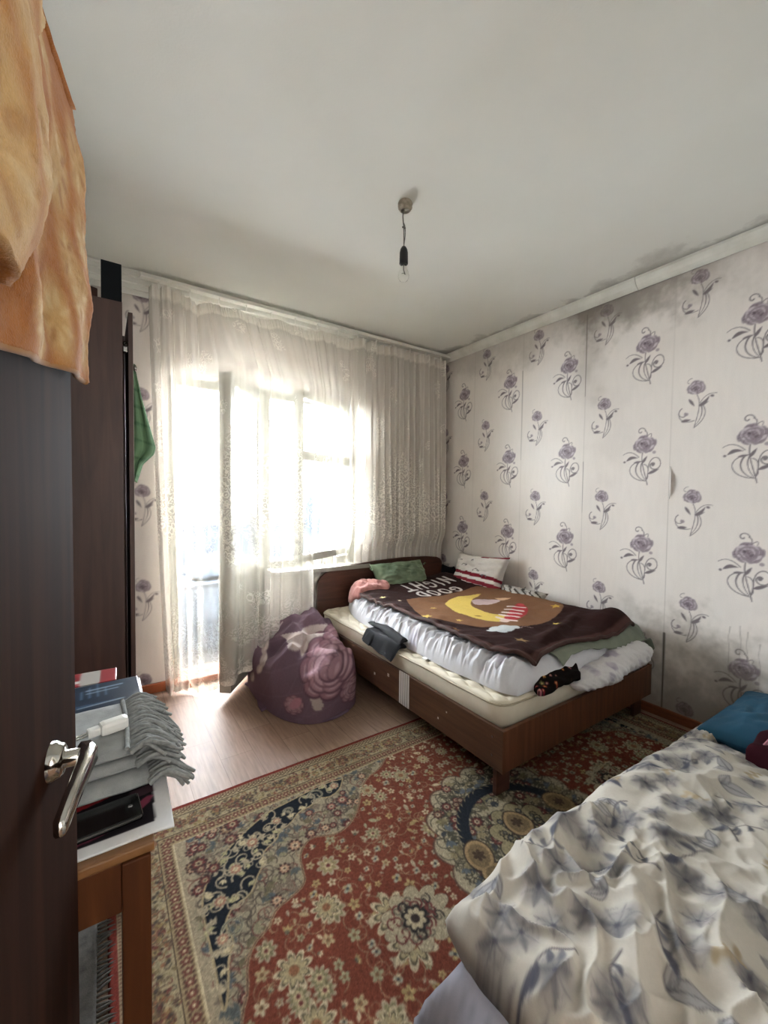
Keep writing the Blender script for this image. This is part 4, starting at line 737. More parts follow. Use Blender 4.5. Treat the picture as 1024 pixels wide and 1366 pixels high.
# ------------------------------------------------------------------ rug
def make_rug():
    cx, cy, hw, hh = 1.345, .95, 1.345, .90; res = .0026; BG = '#9c8b70'; RED = '#773827'; NAV = '#181c24'; CR = '#a39377'; DKB = '#4a3430'; MR = '#6d332f'; OL = '#6b6248'; GR = '#5d6469'
    q = Cv(-.02, -.02, hw+.02, hh+.02, res, BG)          # one quadrant: a across, b along; mirrored twice
    rg = np.random.default_rng(12)
    A, Bb = q.full()[2:]
    ia, ib = 1.11, .70                                    # inner field
    fieldpoly = [(0, -.06), (.5, -.06), (1.0, -.06), (1.06, -.05), (1.085, -.03), (1.085, 0), (1.075, .05), (1.045, .09), (1.035, .15), (1.0, .20), (.95, .215), (.915, .26), (.86, .27), (.80, .29), (.79, .34), (.775, .41), (.715, .455), (.66, .43), (.62, .41), (.545, .43), (.47, .50), (.43, .56), (.365, .62), (.28, .64), (.23, .675), (.2, ib), (0, ib)]
    def vines(n, xa, xb, ya, yb, c, w=.0042, seg=.09, al=.9, inside=None):
        for k in range(n):
            x, y = rg.uniform(xa, xb), rg.uniform(ya, yb)
            if inside is not None and not inside(x, y): continue
            q.line(spiral(x, y, rg.uniform(.02, .045), rg.uniform(0, 6.3), rg.choice([-1, 1])*rg.uniform(.5, 1.1), 14), w, c, .002, al)
    def pip(poly):
        p = np.array(poly)
        def f(x, y):
            ins = False
            for (x1, y1), (x2, y2) in zip(p, np.roll(p, -1, 0)):
                if (y1 > y) != (y2 > y) and x < (x2-x1)*(y-y1)/(y2-y1)+x1: ins = not ins
            return ins
        return f
    def palm(x, y, r, cs, a=0):
        q.ros(x, y, r, 8, cs[0], a, .35); q.ros(x, y, r*.72, 8, cs[1], a+.3, .3); q.ros(x, y, r*.42, 6, cs[2], a, .3); q.ell(x, y, r*.16, r*.16, 0, cs[0])
    def spray(x, y, r, a, c):
        for k in range(3): q.leaf(x, y, r, r*.45, a+(k-1)*.7, c)
    # --- spandrel ground
    q.put(q.full(), ((A < ia) & (Bb < ib)).astype(float), '#97896f')
    sp = lambda x, y: x < ia and y < ib and not pip(fieldpoly)(x, y)
    vines(620, .2, ia, .02, ib, '#54493f', .0045, al=.9, inside=sp); vines(260, .2, ia, .02, ib, '#6e3a33', .004, al=.8, inside=sp)
    for k in range(520):
        x, y = rg.uniform(.2, ia), rg.uniform(.02, ib)
        if sp(x, y): spray(x, y, rg.uniform(.018, .032), rg.uniform(0, 6.3), rg.choice(['#565a58', '#7a6a58', '#50565a', '#8b8163', OL]))
    for k in range(110):
        x, y = rg.uniform(.25, ia), rg.uniform(.03, ib)
        if sp(x, y): palm(x, y, rg.uniform(.016, .03), [DKB, rg.choice([MR, '#8f5347', '#b5896a']), '#b9a585'], x*9)
    # --- navy crescent along the corner
    NV = [(.455, .675), (.52, .69), (.62, .685), (.70, .675), (.80, .665), (.92, .61), (1.0, .555), (1.055, .50), (1.10, .42), (1.105, .30), (1.105, .20), (1.11, .08), (1.105, .08), (1.085, .13), (1.07, .20), (1.04, .24), (1.06, .29), (1.03, .34), (.96, .35), (.93, .40), (.90, .43), (.88, .49), (.82, .51), (.80, .545), (.74, .56), (.70, .60), (.64, .60), (.60, .63), (.56, .60), (.50, .62), (.47, .655)]
    nv = path(NV+[NV[0]], 200); q.poly(nv, NAV); q.line(nv, .006, '#a8926a'); npip = pip(NV)
    for k in range(200):
        x, y = rg.uniform(.45, 1.11), rg.uniform(.08, .69)
        if npip(x, y):
            q.line(spiral(x, y, rg.uniform(.02, .035), rg.uniform(0, 6.3), rg.choice([-1, 1])*.8, 12), .0065, CR, .003); spray(x, y, rg.uniform(.018, .028), rg.uniform(0, 6.3), rg.choice([CR, '#a99f72', '#c0ad85']))
    for x, y, r in ((.51, .655, .022), (.79, .60, .02), (.90, .55, .028), (.98, .47, .026), (1.05, .38, .025), (1.07, .26, .022)): palm(x, y, r, [CR, '#a06a55', '#c9b58b'])
    for x, y, r in ((.60, .645, .035), (1.035, .275, .032), (.73, .625, .02)): q.line(spiral(x, y, r, .3, 1.5, 28), .011, '#9c9478', .004); q.line(spiral(x, y, r, .3, 1.5, 28), .003, '#5c564a')
    # outer corner beyond the crescent
    for k in range(30):
        x, y = rg.uniform(.75, ia), rg.uniform(.35, ib)
        if sp(x, y) and not npip(x, y) and (x-.75)/.36+(y-.35)/.35 > 1.25: palm(x, y, rg.uniform(.018, .036), [DKB, rg.choice([MR, '#7a4a41', '#8d6d50']), '#a7946f'], y*7)
    # --- red field
    fp = path(fieldpoly, 260); q.poly(np.r_[fp, [(0, ib)]], RED); fo = fp[(fp[:, 1] > -.02) & (fp[:, 1] < ib-.004)]; q.line(fo, .008, '#a48e69'); q.line(fo, .003, '#5c3a30')
    inf = pip(fieldpoly)
    vines(260, 0, 1.1, 0, ib, '#a08a63', .0035, al=.65, inside=inf)
    pts = []
    for k in range(3000):
        x, y = rg.uniform(0, 1.08), rg.uniform(0, ib-.01); r = rg.choice([.012, .016, .02, .028, .036], p=[.36, .26, .2, .12, .06])
        if not inf(x, y) or not inf(x+r, y+r) or not inf(x+r, y-r) or any((x-a)**2+(y-b)**2 < (r+c)**2*1.25 for a, b, c in pts): continue
        pts.append((x, y, r)); t = rg.uniform(); c = rg.choice([CR, '#a9946b', '#bdaa86', '#a8905c', '#96926f'])
        if r > .025:
            q.ros(x, y, r*1.15, int(rg.choice([8, 10, 12])), CR, t*6, .4); q.ros(x, y, r*.85, 8, rg.choice([OL, '#7d7452', '#94835a']), t*6, .4); q.ros(x, y, r*.5, 6, '#b8a57c', t*3, .4); q.ell(x, y, r*.2, r*.2, 0, MR)
        elif t < .35: q.ros(x, y, r, 5, c, t*9, .55); q.ell(x, y, r*.3, r*.3, 0, '#7c5a3c')
        elif t < .6: q.leaf(x-r, y, r*2.2, r*.9, t*20, c); q.leaf(x, y-r*.3, r*1.4, r*.6, t*20+1.2, c)
        elif t < .8: spray(x, y, r*1.2, t*30, c); q.ell(x, y, r*.35, r*.35, 0, '#5f5a48')
        else:
            for kk in range(4): q.ell(x+r*.5*math.cos(kk*1.57+t), y+r*.5*math.sin(kk*1.57+t), r*.42, r*.32, kk, '#9fa089' if kk % 2 else c)
            q.ell(x, y, r*.25, r*.25, 0, '#3d4146')
    for x, y, r, n in ((.62, .05, .075, 9), (.78, .18, .05, 10), (.93, .07, .055, 9), (.40, .55, .04, 8), (.22, .55, .045, 8)):
        q.ros(x, y, r, n, '#bba987', .3, .45); q.ros(x, y, r*.8, n, '#5d5440', .3, .5); q.ros(x, y, r*.68, n, '#a5946d', .3, .5); q.ell(x, y, r*.25, r*.25, 0, '#8a5a3c')
    # --- pendant and medallion
    def med(sx, sy, x0, lob, k, c, out):
        th = np.arctan2(Bb/sy, (A-x0)/sx); rr = 1-k+k*np.abs(np.cos(lob*th/2))**.7; d = np.hypot((A-x0)/sx, Bb/sy)/rr
        q.put(q.full(), np.clip((1-d)*60+.5, 0, 1), c)
        if out: q.put(q.full(), np.clip(1-np.abs(d-1)*55, 0, 1), out)
        return d
    dp = med(.12, .10, .56, 10, .28, '#a8997b', '#5b3f33'); d_ = med(.385, .43, 0, 18, .10, '#a89a7d', '#5b3f33')
    inm = lambda x, y: math.hypot(x/.37, y/.415) < .93; inp = lambda x, y: math.hypot((x-.56)/.11, y/.09) < .75
    for k in range(60):
        x, y = rg.uniform(.45, .68), rg.uniform(0, .1)
        if inp(x, y): q.line(spiral(x, y, .022, rg.uniform(0, 6), .8, 10), .005, rg.choice(['#3c342f', '#6d6150', MR]))
    q.ros(.57, 0, .045, 8, '#2e2a29', 0, .3); q.ros(.57, 0, .034, 8, '#b5a482', 0, .3); q.ell(.57, 0, .014, .014, 0, '#3b2f2c')
    vines(420, 0, .4, 0, .45, '#4a4437', .005, al=.85, inside=inm)
    for k in range(170):
        x, y = rg.uniform(0, .4), rg.uniform(0, .45)
        if inm(x, y): spray(x, y, rg.uniform(.018, .036), rg.uniform(0, 6.3), rg.choice([OL, '#3d4145', '#7d7352', '#5d6469', '#8d7d5c', '#4d4a3c']))
    for k in range(46):
        x, y = rg.uniform(0, .4), rg.uniform(0, .45)
        if inm(x, y): palm(x, y, rg.uniform(.014, .03), [DKB, rg.choice([MR, '#8f5347', '#6e4a3a']), '#b9a585'], y*8)
    for k in range(14): a = k*.12; q.ell(.255*math.cos(a), .27*math.sin(a), .035, .024, a+1.2, '#22262e'); q.ell(.26*math.cos(a+.06), .275*math.sin(a+.06), .018, .012, a, '#9d8c66')
    d_ = med(.16, .17, 0, 10, .22, '#948562', '#2b2928')
    for k in range(40):
        x, y = rg.uniform(0, .15), rg.uniform(0, .15)
        if math.hypot(x, y) < .14: palm(x, y, rg.uniform(.01, .02), ['#34302c', rg.choice([OL, MR, '#3c444c']), '#b5a27c'])
    for x0, y0 in ((0, .075), (.24, .05)): q.ell(x0, y0, .055, .07, .5, '#3a302a'); q.ell(x0, y0, .05, .064, .5, '#a3835a'); q.ell(x0, y0, .038, .05, .5, '#7d6747'); q.ros(x0, y0, .025, 6, '#4d3b2e')
    # --- borders
    def stripe(d0, d1, c):
        da, db = hw-A, hh-Bb; d = np.minimum(da, db); q.put(q.full(), ((d >= d0) & (d < d1)).astype(float), c)
    def along(d, step, fn):
        for s in np.arange(step*.5, hw-d, step): fn(s, hh-d, 0)
        for s in np.arange(step*.5, hh-d-step*.3, step): fn(hw-d, s, PI/2)
    stripe(.0, .022, '#7c2c22'); stripe(.022, .062, '#9c8a68'); stripe(.062, .066, '#4a3a30'); stripe(.066, .152, '#9e8d6b'); stripe(.152, .156, '#4a3a30'); stripe(.156, .20, '#98835f'); stripe(.20, .204, '#c0ad88'); 
    along(.024, .011, lambda x, y, a: q.leaf(x, y, .012, .006, a-PI/2 if a == 0 else PI, '#63382e'))
    along(.044, .022, lambda x, y, a: (q.ros(x, y, .011, 4, '#5a4636', a+.3, .5), q.ell(x, y, .004, .004, 0, '#c9b58b')))
    along(.166, .014, lambda x, y, a: q.ell(x, y, .005, .0035, a+.7, '#54382f')); along(.190, .014, lambda x, y, a: q.ell(x, y, .005, .0035, a+.7, '#54382f'))
    along(.178, .030, lambda x, y, a: (q.ros(x, y, .013, 5, '#6e3d33', a, .4), q.ell(x, y, .004, .004, 0, '#c3b086')))
    along(.109, .26, lambda x, y, a: (q.ell(x, y, .040, .029, a, '#9b8259'), palm(x, y, .029, ['#5b3b32', '#855446', '#a88d62'])))
    along(.109, .13, lambda x, y, a: palm(x, y, .022, ['#4c3c33', '#7a6247', '#a7925f']) if abs((x if a == 0 else y)/.26 % 1-.5) > .2 else None)
    for k in range(1100):
        e = rg.uniform(.072, .148)
        if rg.uniform() < .6: x, y = rg.uniform(0, hw-e), hh-e
        else: x, y = hw-e, rg.uniform(0, hh-e)
        c = rg.choice(['#5f4a3c', '#6d3b33', '#7c6b4a', '#4d443c', '#8a7448', '#8b5a3f'])
        if rg.uniform() < .5: q.line(spiral(x, y, rg.uniform(.008, .016), rg.uniform(0, 6), .8, 10), .0035, c, .002)
        else: spray(x, y, rg.uniform(.008, .015), rg.uniform(0, 6), c)
    stripe(.0, .020, '#7c2c22')
    xs = np.r_[np.linspace(cx-hw, 1.5, 430)[:-1], np.linspace(1.5, cx+hw, 140)]; ys = np.r_[np.linspace(cy-hh, .62, 26)[:-1], np.linspace(.62, cy+hh, 352)]
    Xg, Yg = np.meshgrid(xs, ys, indexing='ij'); col = q.sample(np.abs(Xg-cx), np.abs(Yg-cy)); lm = col.mean(-1, keepdims=True); col = (lm+(col-lm)*.86)*.86; col = col*(1+.16*noise(Xg*240, Yg*240, 4)+.12*noise(Xg*90, Yg*90, 8)+.06*noise(Xg*6, Yg*6, 2))[..., None]
    z = .010+.0018*noise(Xg*5, Yg*5, 9)+.0010*noise(Xg*130, Yg*130, 7); z = z*np.minimum(1, .3+np.minimum(hw-np.abs(Xg-cx), hh-np.abs(Yg-cy))/.006)
    rug = closed('oriental_rug', np.stack([Xg, Yg, z], -1), np.stack([Xg, Yg, 0*z+.001], -1), 'rug_pile', None, col)
    return rug
printed('rug_pile', rough=.95, bscale=420, bst=.6, vary=.16, vscale=320, spec=.1)
rug = make_rug(); tag(rug, 'large red and cream oriental rug with medallion and navy corners on the floor', 'rug')
# narrow grey mat beside the rug, under the table
solid('grey_weave', '#4d4944', '#393632', rough=.95, scale=60, bscale=300, bst=.5)
gm = empty('grey_mat', (-.125, 1.25, 0)); tag(gm, 'grey woven mat with fringe beneath the wooden table', 'mat')
xm = np.linspace(-.30, -.10, 24)[:, None]; ym = np.linspace(-.35, .40, 60)[None]
sheet('weave', np.stack([xm+.2+0*ym, ym+0*xm, .008+.004*noise(xm*30, ym*30, 3)], -1), .006, 'grey_weave', gm)
bmF = []
for k in range(60):
    y_ = -.34+k*.0124; e = random.uniform(-.008, .008); bmF.append([(.10, y_, .008), (.125, y_+e, .010), (.15+random.uniform(-.01, .01), y_+e*2, .005)])
def strands(name, lst, r, m, parent, seg=5):
    V, F = [], []
    for p in lst:
        p = np.array(p, float); t = np.gradient(p, axis=0); t /= np.linalg.norm(t, axis=1, keepdims=True)+1e-9; b0 = len(V)
        for i in range(len(p)):
            a = np.cross(t[i], [0.12, .05, 1.]); a /= np.linalg.norm(a)+1e-9; b = np.cross(t[i], a); rr = r*(1-.35*i/len(p))
            for k in range(seg): an = 2*PI*k/seg; V.append(p[i]+rr*(math.cos(an)*a+math.sin(an)*b))
        F += (gridF(len(p), seg, b0, False, True)).tolist()
    o = link(name, raw(name, np.array(V), np.array(F)), m, parent, True); o['kind'] = 'stuff'; return o
strands('fringe', bmF, .0035, 'grey_weave', gm)

# ------------------------------------------------------------------ low bed in the foreground
printed('grey_sheet', spec=.06, rough=.95, bscale=300, bst=.2, vary=.05)
fm = empty('low_mattress', (1.65, .2, 0)); tag(fm, 'low mattress in a pale lilac grey sheet under the leaf-print duvet', 'mattress'); inv = Matrix.Translation((-1.65, -.2, 0))
nu, nv = 120, 70; u = np.linspace(-1, 1, nu)[:, None]; v = np.linspace(-1, 1, nv)[None]; sx, sy = 1.095, .45
x = 1.63+sx*u+0*v; y = .240+sy*v+0*u; cvS = Cv(.4, -.4, 3.0, .9, .004, '#827f86')
for k in range(160): fx, fy = random.uniform(.5, 2.8), random.uniform(-.3, .8); cvS.line(bez((fx, fy), (fx+random.uniform(-.1, .1), fy+random.uniform(-.1, .1)), (fx+random.uniform(-.15, .15), fy+random.uniform(-.15, .15))), .004, '#625f68', al=.7)
d = np.minimum((1-np.abs(u))*sx+0*v, (1-np.abs(v))*sy+0*u); z = .03+.235*rnd(d, .10)+.022*ridge(x*5+y*7, y*5, 3)*sstep(.3, .05, d)*rnd(d+.01, .06)
o = closed('sheeted_body', np.stack([x, y, z], -1), np.stack([x, y, 0*z+.011], -1), 'grey_sheet', fm, cvS.sample(x, y)); o.matrix_parent_inverse = inv

def leaf_print():
    cv = Cv(.3, -.5, 2.3, 1.0, .0028, '#b4aea4'); rg = np.random.default_rng(5); G = ['#7c7978', '#888583', '#6e6b6c', '#93908d', '#646265', '#8b8583']
    def bloom(x, y, r, a):
        """soft watercolour blossom with drawn veins"""
        for k in range(9): q = a+k*.7; cv.ell(x+r*.45*math.cos(q), y+r*.45*math.sin(q), r*.42, r*.26, q, rg.choice(G), .55, .010)
        for k in range(7): q = a+k*.9; cv.leaf(x, y, r*rg.uniform(.75, 1.05), r*.34, q, rg.choice(G), .6); cv.line([(x, y), (x+r*.85*math.cos(q), y+r*.85*math.sin(q))], .0026, '#4f4f58', .0015, .65)
        for k in range(10): q = rg.uniform(0, 6.3); s = r*rg.uniform(.2, .8); cv.line(bez((x+s*math.cos(q), y+s*math.sin(q)), (x+s*1.2*math.cos(q+.3), y+s*1.2*math.sin(q+.3)), (x+s*math.cos(q+.6), y+s*math.sin(q+.6))), .0024, '#57565e', .0015, .5)
        cv.ell(x, y, r*.12, r*.12, 0, '#4b4a52', .8)
    def twig(x, y, a, L):
        p = bez((x, y), (x+L*.5*math.cos(a)+L*.3*math.sin(a), y+L*.5*math.sin(a)-L*.3*math.cos(a)), (x+L*math.cos(a), y+L*math.sin(a))); cv.line(p, .006, '#5b565a', .003, .85)
        for k in range(4, 16, 5): s = rg.choice([-1, 1]); cv.leaf(p[k][0], p[k][1], rg.uniform(.025, .045), rg.uniform(.009, .016), a+s*rg.uniform(.5, 1.1), rg.choice(['#55565f', '#6a6a71', '#474852']), .85, bend=.12*s)
        cv.leaf(p[-1][0], p[-1][1], .05, .016, a+.4, '#4c4d58', .9, bend=.1)
    def broad(x, y, a, L):
        cv.leaf(x, y, L, L*.55, a, rg.choice(['#8d8d90', '#98979a', '#84858b']), .6); w_ = L*.275
        for s in (-1, 1): cv.line([(x+L*t*math.cos(a)-s*w_*math.sin(PI*t**.8)*math.sin(a), y+L*t*math.sin(a)+s*w_*math.sin(PI*t**.8)*math.cos(a)) for t in np.linspace(0, 1, 12)], .0035, '#56545a', .0025, .75)
        cv.line([(x, y), (x+L*.95*math.cos(a), y+L*.95*math.sin(a))], .0035, '#55535a', .002, .8)
    def fern(x, y, a):
        for k in range(5): cv.ell(x+.013*k*math.cos(a)+.006*(-1)**k*math.sin(a), y+.013*k*math.sin(a)-.006*(-1)**k*math.cos(a), .012, .0065, a+.7*(-1)**k, rg.choice(['#9a886c', '#a5947a', '#8c7c63']), .8)
    for i in range(23):
        for j in range(17):
            x = .32+i*.086+rg.uniform(-.03, .03)+(j % 2)*.043; y = -.45+j*.086+rg.uniform(-.03, .03); t = int(rg.integers(0, 8)); a = rg.uniform(0, 6.3)
            if t in (0, 2, 3, 5): bloom(x, y, rg.uniform(.036, .060), a)
            elif t in (1, 6): twig(x, y, a, rg.uniform(.08, .12))
            elif t == 4: broad(x, y, a, rg.uniform(.05, .075)); broad(x, y, a+1.2, .045)
            else: bloom(x, y, .034, a); fern(x+.03, y+.02, a)
    return cv
cvL = leaf_print(); nu, nv = 380, 260
Pq = coons([(.63, -.19), (1.2, -.195), (1.95, -.19)], [(.665, .695), (.9, .715), (1.4, .722), (1.9, .708), (2.02, .70)], [(.63, -.19), (.64, .1), (.635, .40), (.64, .60), (.665, .695)], [(1.95, -.19), (1.97, .2), (1.96, .45), (2.02, .70)], nu, nv)
x, y = Pq[..., 0], Pq[..., 1]; du_, dv_ = uvd(nu, nv, 1.4, .9); L0 = np.linspace(0, 1, nu)[:, None]*1.4+0*dv_; far_ = (1-np.linspace(0, 1, nv))[None]*.9+0*du_
z = .272+.085*rnd(L0+.006, .07)*rnd(far_+.004, .11)*(1-.35*sstep(.16, .02, 1.4-L0))
dirn = x*.75+y*.65
wx, wy = x+.05*noise(x*4, y*4, 41), y+.05*noise(x*4, y*4, 43)
wv = .5*ridge(wx*2.0-wy*2.6, wy*2.4+wx*1.6, 31)+.42*ridge(wx*3.4+wy*4.4, wy*3.2-wx*2.6, 33)+.34*ridge(wx*6.5-wy*7.5, wy*6+wx*5, 36)*sstep(-.3, .4, noise(x*2.2, y*2.2, 61))+.22*ridge(wx*11+wy*9, wy*10-wx*8, 38)*sstep(-.2, .4, noise(x*2.5, y*2.5, 63))+.3*fbm(x*3.2, y*3.2, 3, 35)+(.55*np.clip(ridge(wx*4.5-wy*6, wy*3.5+wx*2, 71), 0, 1)**3+.4*np.clip(ridge(wx*6+wy*8, wy*5-wx*5, 73), 0, 1)**3)*sstep(1.5, .9, x)
ampw = .030+.016*sstep(1.5, .8, x)
z = z+ampw*wv*rnd(np.minimum(L0, far_)+.01, .10)+.012*np.sin(26*(y*.9+x*.25)+3*fbm(x*3, y*3, 2, 2))*sstep(.95, .65, x)*sstep(.03, .12, L0)*.6
z = z+.022*np.exp(-((y-.42-.35*(x-.9)+.04*np.sin(9*x))/.03)**2)*sstep(.62, .75, x)*sstep(1.3, 1.0, x)
s_ = .94; zb_ = np.minimum(z-.012, .262+0*z)
cL = cvL.sample(x, y)
o = closed('leaf_print_duvet', np.stack([x+.012*noise(x*6, y*6, 3), y+.010*noise(x*5, y*7, 5)*1.2, z], -1), np.stack([x, y, zb_], -1), 'printed_cotton', None, cL); tag(o, 'cream duvet with grey-blue flower and leaf print on the low bed', 'duvet')
# things at the right-hand head of the low bed
solid('blue_cloth', '#10475f', '#0d3c52', rough=.85, bscale=260, bst=.2)
o = pillow('blue_pillow', (2.42, .485, .298), (1, 0, .0), (0, 1, .0), (0, 0, 1), .66, .44, .17, 'blue_cloth', None, 50, 50, None, .08, 5); tag(o, 'teal blue pillow against the right wall on the low bed', 'pillow')
solid('maroon_cloth', '#2f0b14', '#24070e', spec=.1, rough=.95, bscale=200, bst=.25); solid('pink_trim', '#8f5a66', rough=.8)
mg = empty('maroon_garment', (2.2, .38, .37)); tag(mg, 'dark maroon garment with pink trim heaped on the blue pillow', 'garment'); inv = Matrix.Translation((-2.2, -.38, -.37))
Pm = coons([(1.93, .10), (2.2, .11), (2.5, .14)], [(1.95, .49), (2.2, .50), (2.55, .44)], [(1.93, .10), (1.90, .33), (1.95, .49)], [(2.5, .14), (2.6, .3), (2.55, .44)], 50, 50)
x, y = Pm[..., 0], Pm[..., 1]; du_, dv_ = uvd(50, 50, .5, .4); z = .37+.03*rnd(np.minimum(du_, dv_), .08)+.012*ridge(x*6, y*6, 4)
o = closed('cloth_body', np.stack([x, y, z], -1), np.stack([x, y, 0*z+.355-.06*sstep(.05, 0, du_)], -1), 'maroon_cloth', mg); o.matrix_parent_inverse = inv
o = tube('trim_piping', path([(1.98, .45, .395), (2.1, .44, .412), (2.2, .40, .418), (2.26, .33, .418), (2.24, .24, .418), (2.15, .22, .418)], 40), .006, 'pink_trim', mg, 8); o.matrix_parent_inverse = inv
o = pillow('folded_floral_cloth', (2.10, .672, .272), (1, -.1, .1), (0, 1, 0), (0, 0, 1), .36, .10, .07, 'printed_cotton', None, 40, 24, lambda u, v: cvL.sample(1+u*.2, .3+v*.06), .1, 6); tag(o, 'narrow roll of floral fabric beside the blue pillow', 'cloth')

# ------------------------------------------------------------------ wardrobe in the far left corner
wood('wardrobe_veneer', '#38231d', '#422a23', '#4c322a', rough=.5, stretch=(10, 10, .8)); solid('dark_gap', '#0b0908', '#141110', rough=.8)
WY, WX, WH = 2.20, .080, 2.137
wd = empty('wardrobe', (-.22, 2.5, 0)); tag(wd, 'dark brown wardrobe standing in the corner left of the window', 'wardrobe'); inv = Matrix.Translation((.22, -2.5, 0))
def K(o, i=None):
    if o.parent.type == 'EMPTY': o.matrix_parent_inverse = i or inv
    return o
K(box('side_panel', (LW+.02, WY, .0), (WX, WY+.018, WH), 'wardrobe_veneer', wd, .0015)); K(box('side_panel', (LW+.02, 2.90, .0), (WX, 2.918, WH), 'wardrobe_veneer', wd, .0015)); K(box('back_panel', (LW+.012, WY, .0), (LW+.02, 2.918, WH), 'dark_gap', wd, 0))
K(box('top_panel', (LW+.02, WY+.018, WH-.075), (WX-.004, 2.90, WH-.057), 'wardrobe_veneer', wd, 0)); K(box('bottom_panel', (LW+.02, WY+.018, .06), (WX-.004, 2.90, .078), 'wardrobe_veneer', wd, 0)); K(box('shelf', (LW+.02, WY+.018, 1.7), (WX-.02, 2.90, 1.716), 'wardrobe_veneer', wd, 0))
dr = K(box('door', (WX+.022, WY+.012, .06), (WX+.040, 2.55, WH-.032), 'wardrobe_veneer', wd, .0015)); K(box('door', (WX+.005, 2.555, .06), (WX+.022, 2.915, WH-.032), 'wardrobe_veneer', wd, .0015))
solid('steel', '#b9b7b2', '#8f8d88', rough=.25, metal=1, bst=0); solid('lit_edge_pale', '#cfc9c0', '#bdb6ab', rough=.6)
hg = K(box('hinge', (WX+.002, WY+.02, 1.93), (WX+.021, WY+.06, 1.965), 'steel', dr, .003)); K(lathe('hinge_cup', [(.010, 0), (.012, .004), (.006, .007)], (WX+.012, WY+.018, 1.962), 'steel', dr, 12, (0, -1, .2))); K(box('lit_edge', (WX+.0402, WY+.013, .062), (WX+.0412, WY+.03, WH-.04), 'lit_edge_pale', dr, 0))  # last strip: pale colour put in for the lit edge of the door
K(lathe('knob', [(.008, 0), (.007, .012), (.014, .018), (.015, .026), (.008, .032)], (WX+.040, 2.49, 1.93), 'steel', dr, 14, (1, 0, 0)))
solid('black_board', '#0a0d10', '#0f1316', rough=.6, spec=.12); solid('grey_dust', '#7b726b', '#6a625c', rough=.9)
bb = box('black_box', (.003, WY+.004, WH), (.079, WY+.40, WH+.165), 'black_board', None, .002); tag(bb, 'tall black box standing on top of the wardrobe', 'box')
bc = box('carton', (-.385, WY+.02, WH+.001), (-.045, WY+.27, WH+.075), 'wardrobe_veneer', None, .003, math.radians(24)); tag(bc, 'dark brown carton lying turned on top of the wardrobe', 'carton')
# green checked cloth hanging on the wardrobe knob
cvG = Cv(-.3, 1.2, .4, 2.1, .004, '#5d7a5c')
for k in range(10): cvG.line([(-.3, 1.22+k*.085), (.4, 1.24+k*.085)], .012, '#47634a'); cvG.line([(-.25+k*.075, 1.2), (-.25+k*.075, 2.1)], .010, '#6d8a6b', al=.7)
n1_, n2_ = 40, 60; u = np.linspace(0, 1, n1_)[:, None]; t = np.linspace(0, 1, n2_)[None]
wid = interp(t, [(0, .012), (.25, .045), (.68, .110), (.74, .10), (.84, .045), (1, .016)]); zz = 1.95-.57*t+0*u; fold = .012*np.sin(u*11+t*3)*sstep(0, .3, t)
Pg = np.stack([.128+wid*u+fold*.35, 2.49+wid*(u-.35)*1.0+fold, zz-.03*u*t], -1)
o = sheet('green_kitchen_towel', Pg, .004, 'printed_cotton', None, cvG.sample(u*.3+0*t, zz+0*u)); tag(o, 'green checked cloth hanging on the side of the wardrobe', 'towel')
tube('hanging_loop', [(.150, 2.486, 1.93), (.146, 2.488, 1.945), (.140, 2.49, 1.952), (.134, 2.49, 1.95)], .0025, 'sage_cotton', o, 6)

# ------------------------------------------------------------------ small table with its load
wood('table_pine', '#3c1d09', '#46240c', '#502c12', rough=.6, spec=.2, stretch=(12, 12, 1.2)); wood('table_top', '#6a4622', '#75502c', '#5c3c1c', rough=.4, stretch=(1.2, 12, 12))
TX0, TX1, TY0, TY1, TZ = -.50, .062, .778, 1.545, .70
tb = empty('wooden_table', ((TX0+TX1)/2, (TY0+TY1)/2, 0)); tag(tb, 'small orange-brown wooden table behind the door', 'table'); inv2 = Matrix.Translation((-(TX0+TX1)/2, -(TY0+TY1)/2, 0))
K(box('tabletop', (TX0, TY0+.004, TZ-.016), (TX1+.006, TY1, TZ), 'table_top', tb, .003), inv2)
for x, y in ((TX1-.042, TY0), (TX0, TY0), (TX1-.042, TY1-.045), (TX0, TY1-.045)): K(box('leg', (x, y, 0.012 if x > 0 else 0.0), (x+.042, y+.042, TZ-.016), 'table_pine', tb, .003), inv2)
K(box('apron', (TX0+.042, TY0+.006, TZ-.10), (TX1-.042, TY0+.026, TZ-.016), 'table_pine', tb, .002), inv2); K(box('apron', (TX0+.042, TY1-.03, TZ-.10), (TX1-.042, TY1-.01, TZ-.016), 'table_pine', tb, .002), inv2)
K(box('apron', (TX1-.03, TY0+.042, TZ-.10), (TX1-.01, TY1-.045, TZ-.016), 'table_pine', tb, .002), inv2); K(box('apron', (TX0+.01, TY0+.042, TZ-.10), (TX0+.03, TY1-.045, TZ-.016), 'table_pine', tb, .002), inv2)
# white sheet with a dark picture, overhanging the edge
cvM = Cv(-.35, .79, .12, 1.15, .0025, '#c9c9c9'); cvM.poly([(-.35, .826), (.072, .826), (.083, 1.02), (-.35, 1.02)], '#1c181c')
cvM.poly(path([(-.35, .845), (-.05, .838), (.03, .875), (.076, .915), (.076, .89), (.03, .85), (-.05, .826), (-.35, .826), (-.35, .845)], 60), '#6f3344'); cvM.poly(path([(-.35, .93), (-.02, .95), (.05, .985), (.083, 1.0), (.080, .955), (.03, .95), (-.05, .92), (-.35, .90), (-.35, .93)], 60), '#8f2b30')
cvM.line([(-.02, .845), (.012, .868), (.03, .88)], .008, '#a88a7c', .003); cvM.poly([(.03, .905), (.078, .915), (.078, .94), (.04, .935)], '#3a2a30')
for k in range(6): cvM.line([(-.20+k*.02, .842+.002*k), (-.186+k*.02, .846+.002*k)], .004, '#b9b2ae')
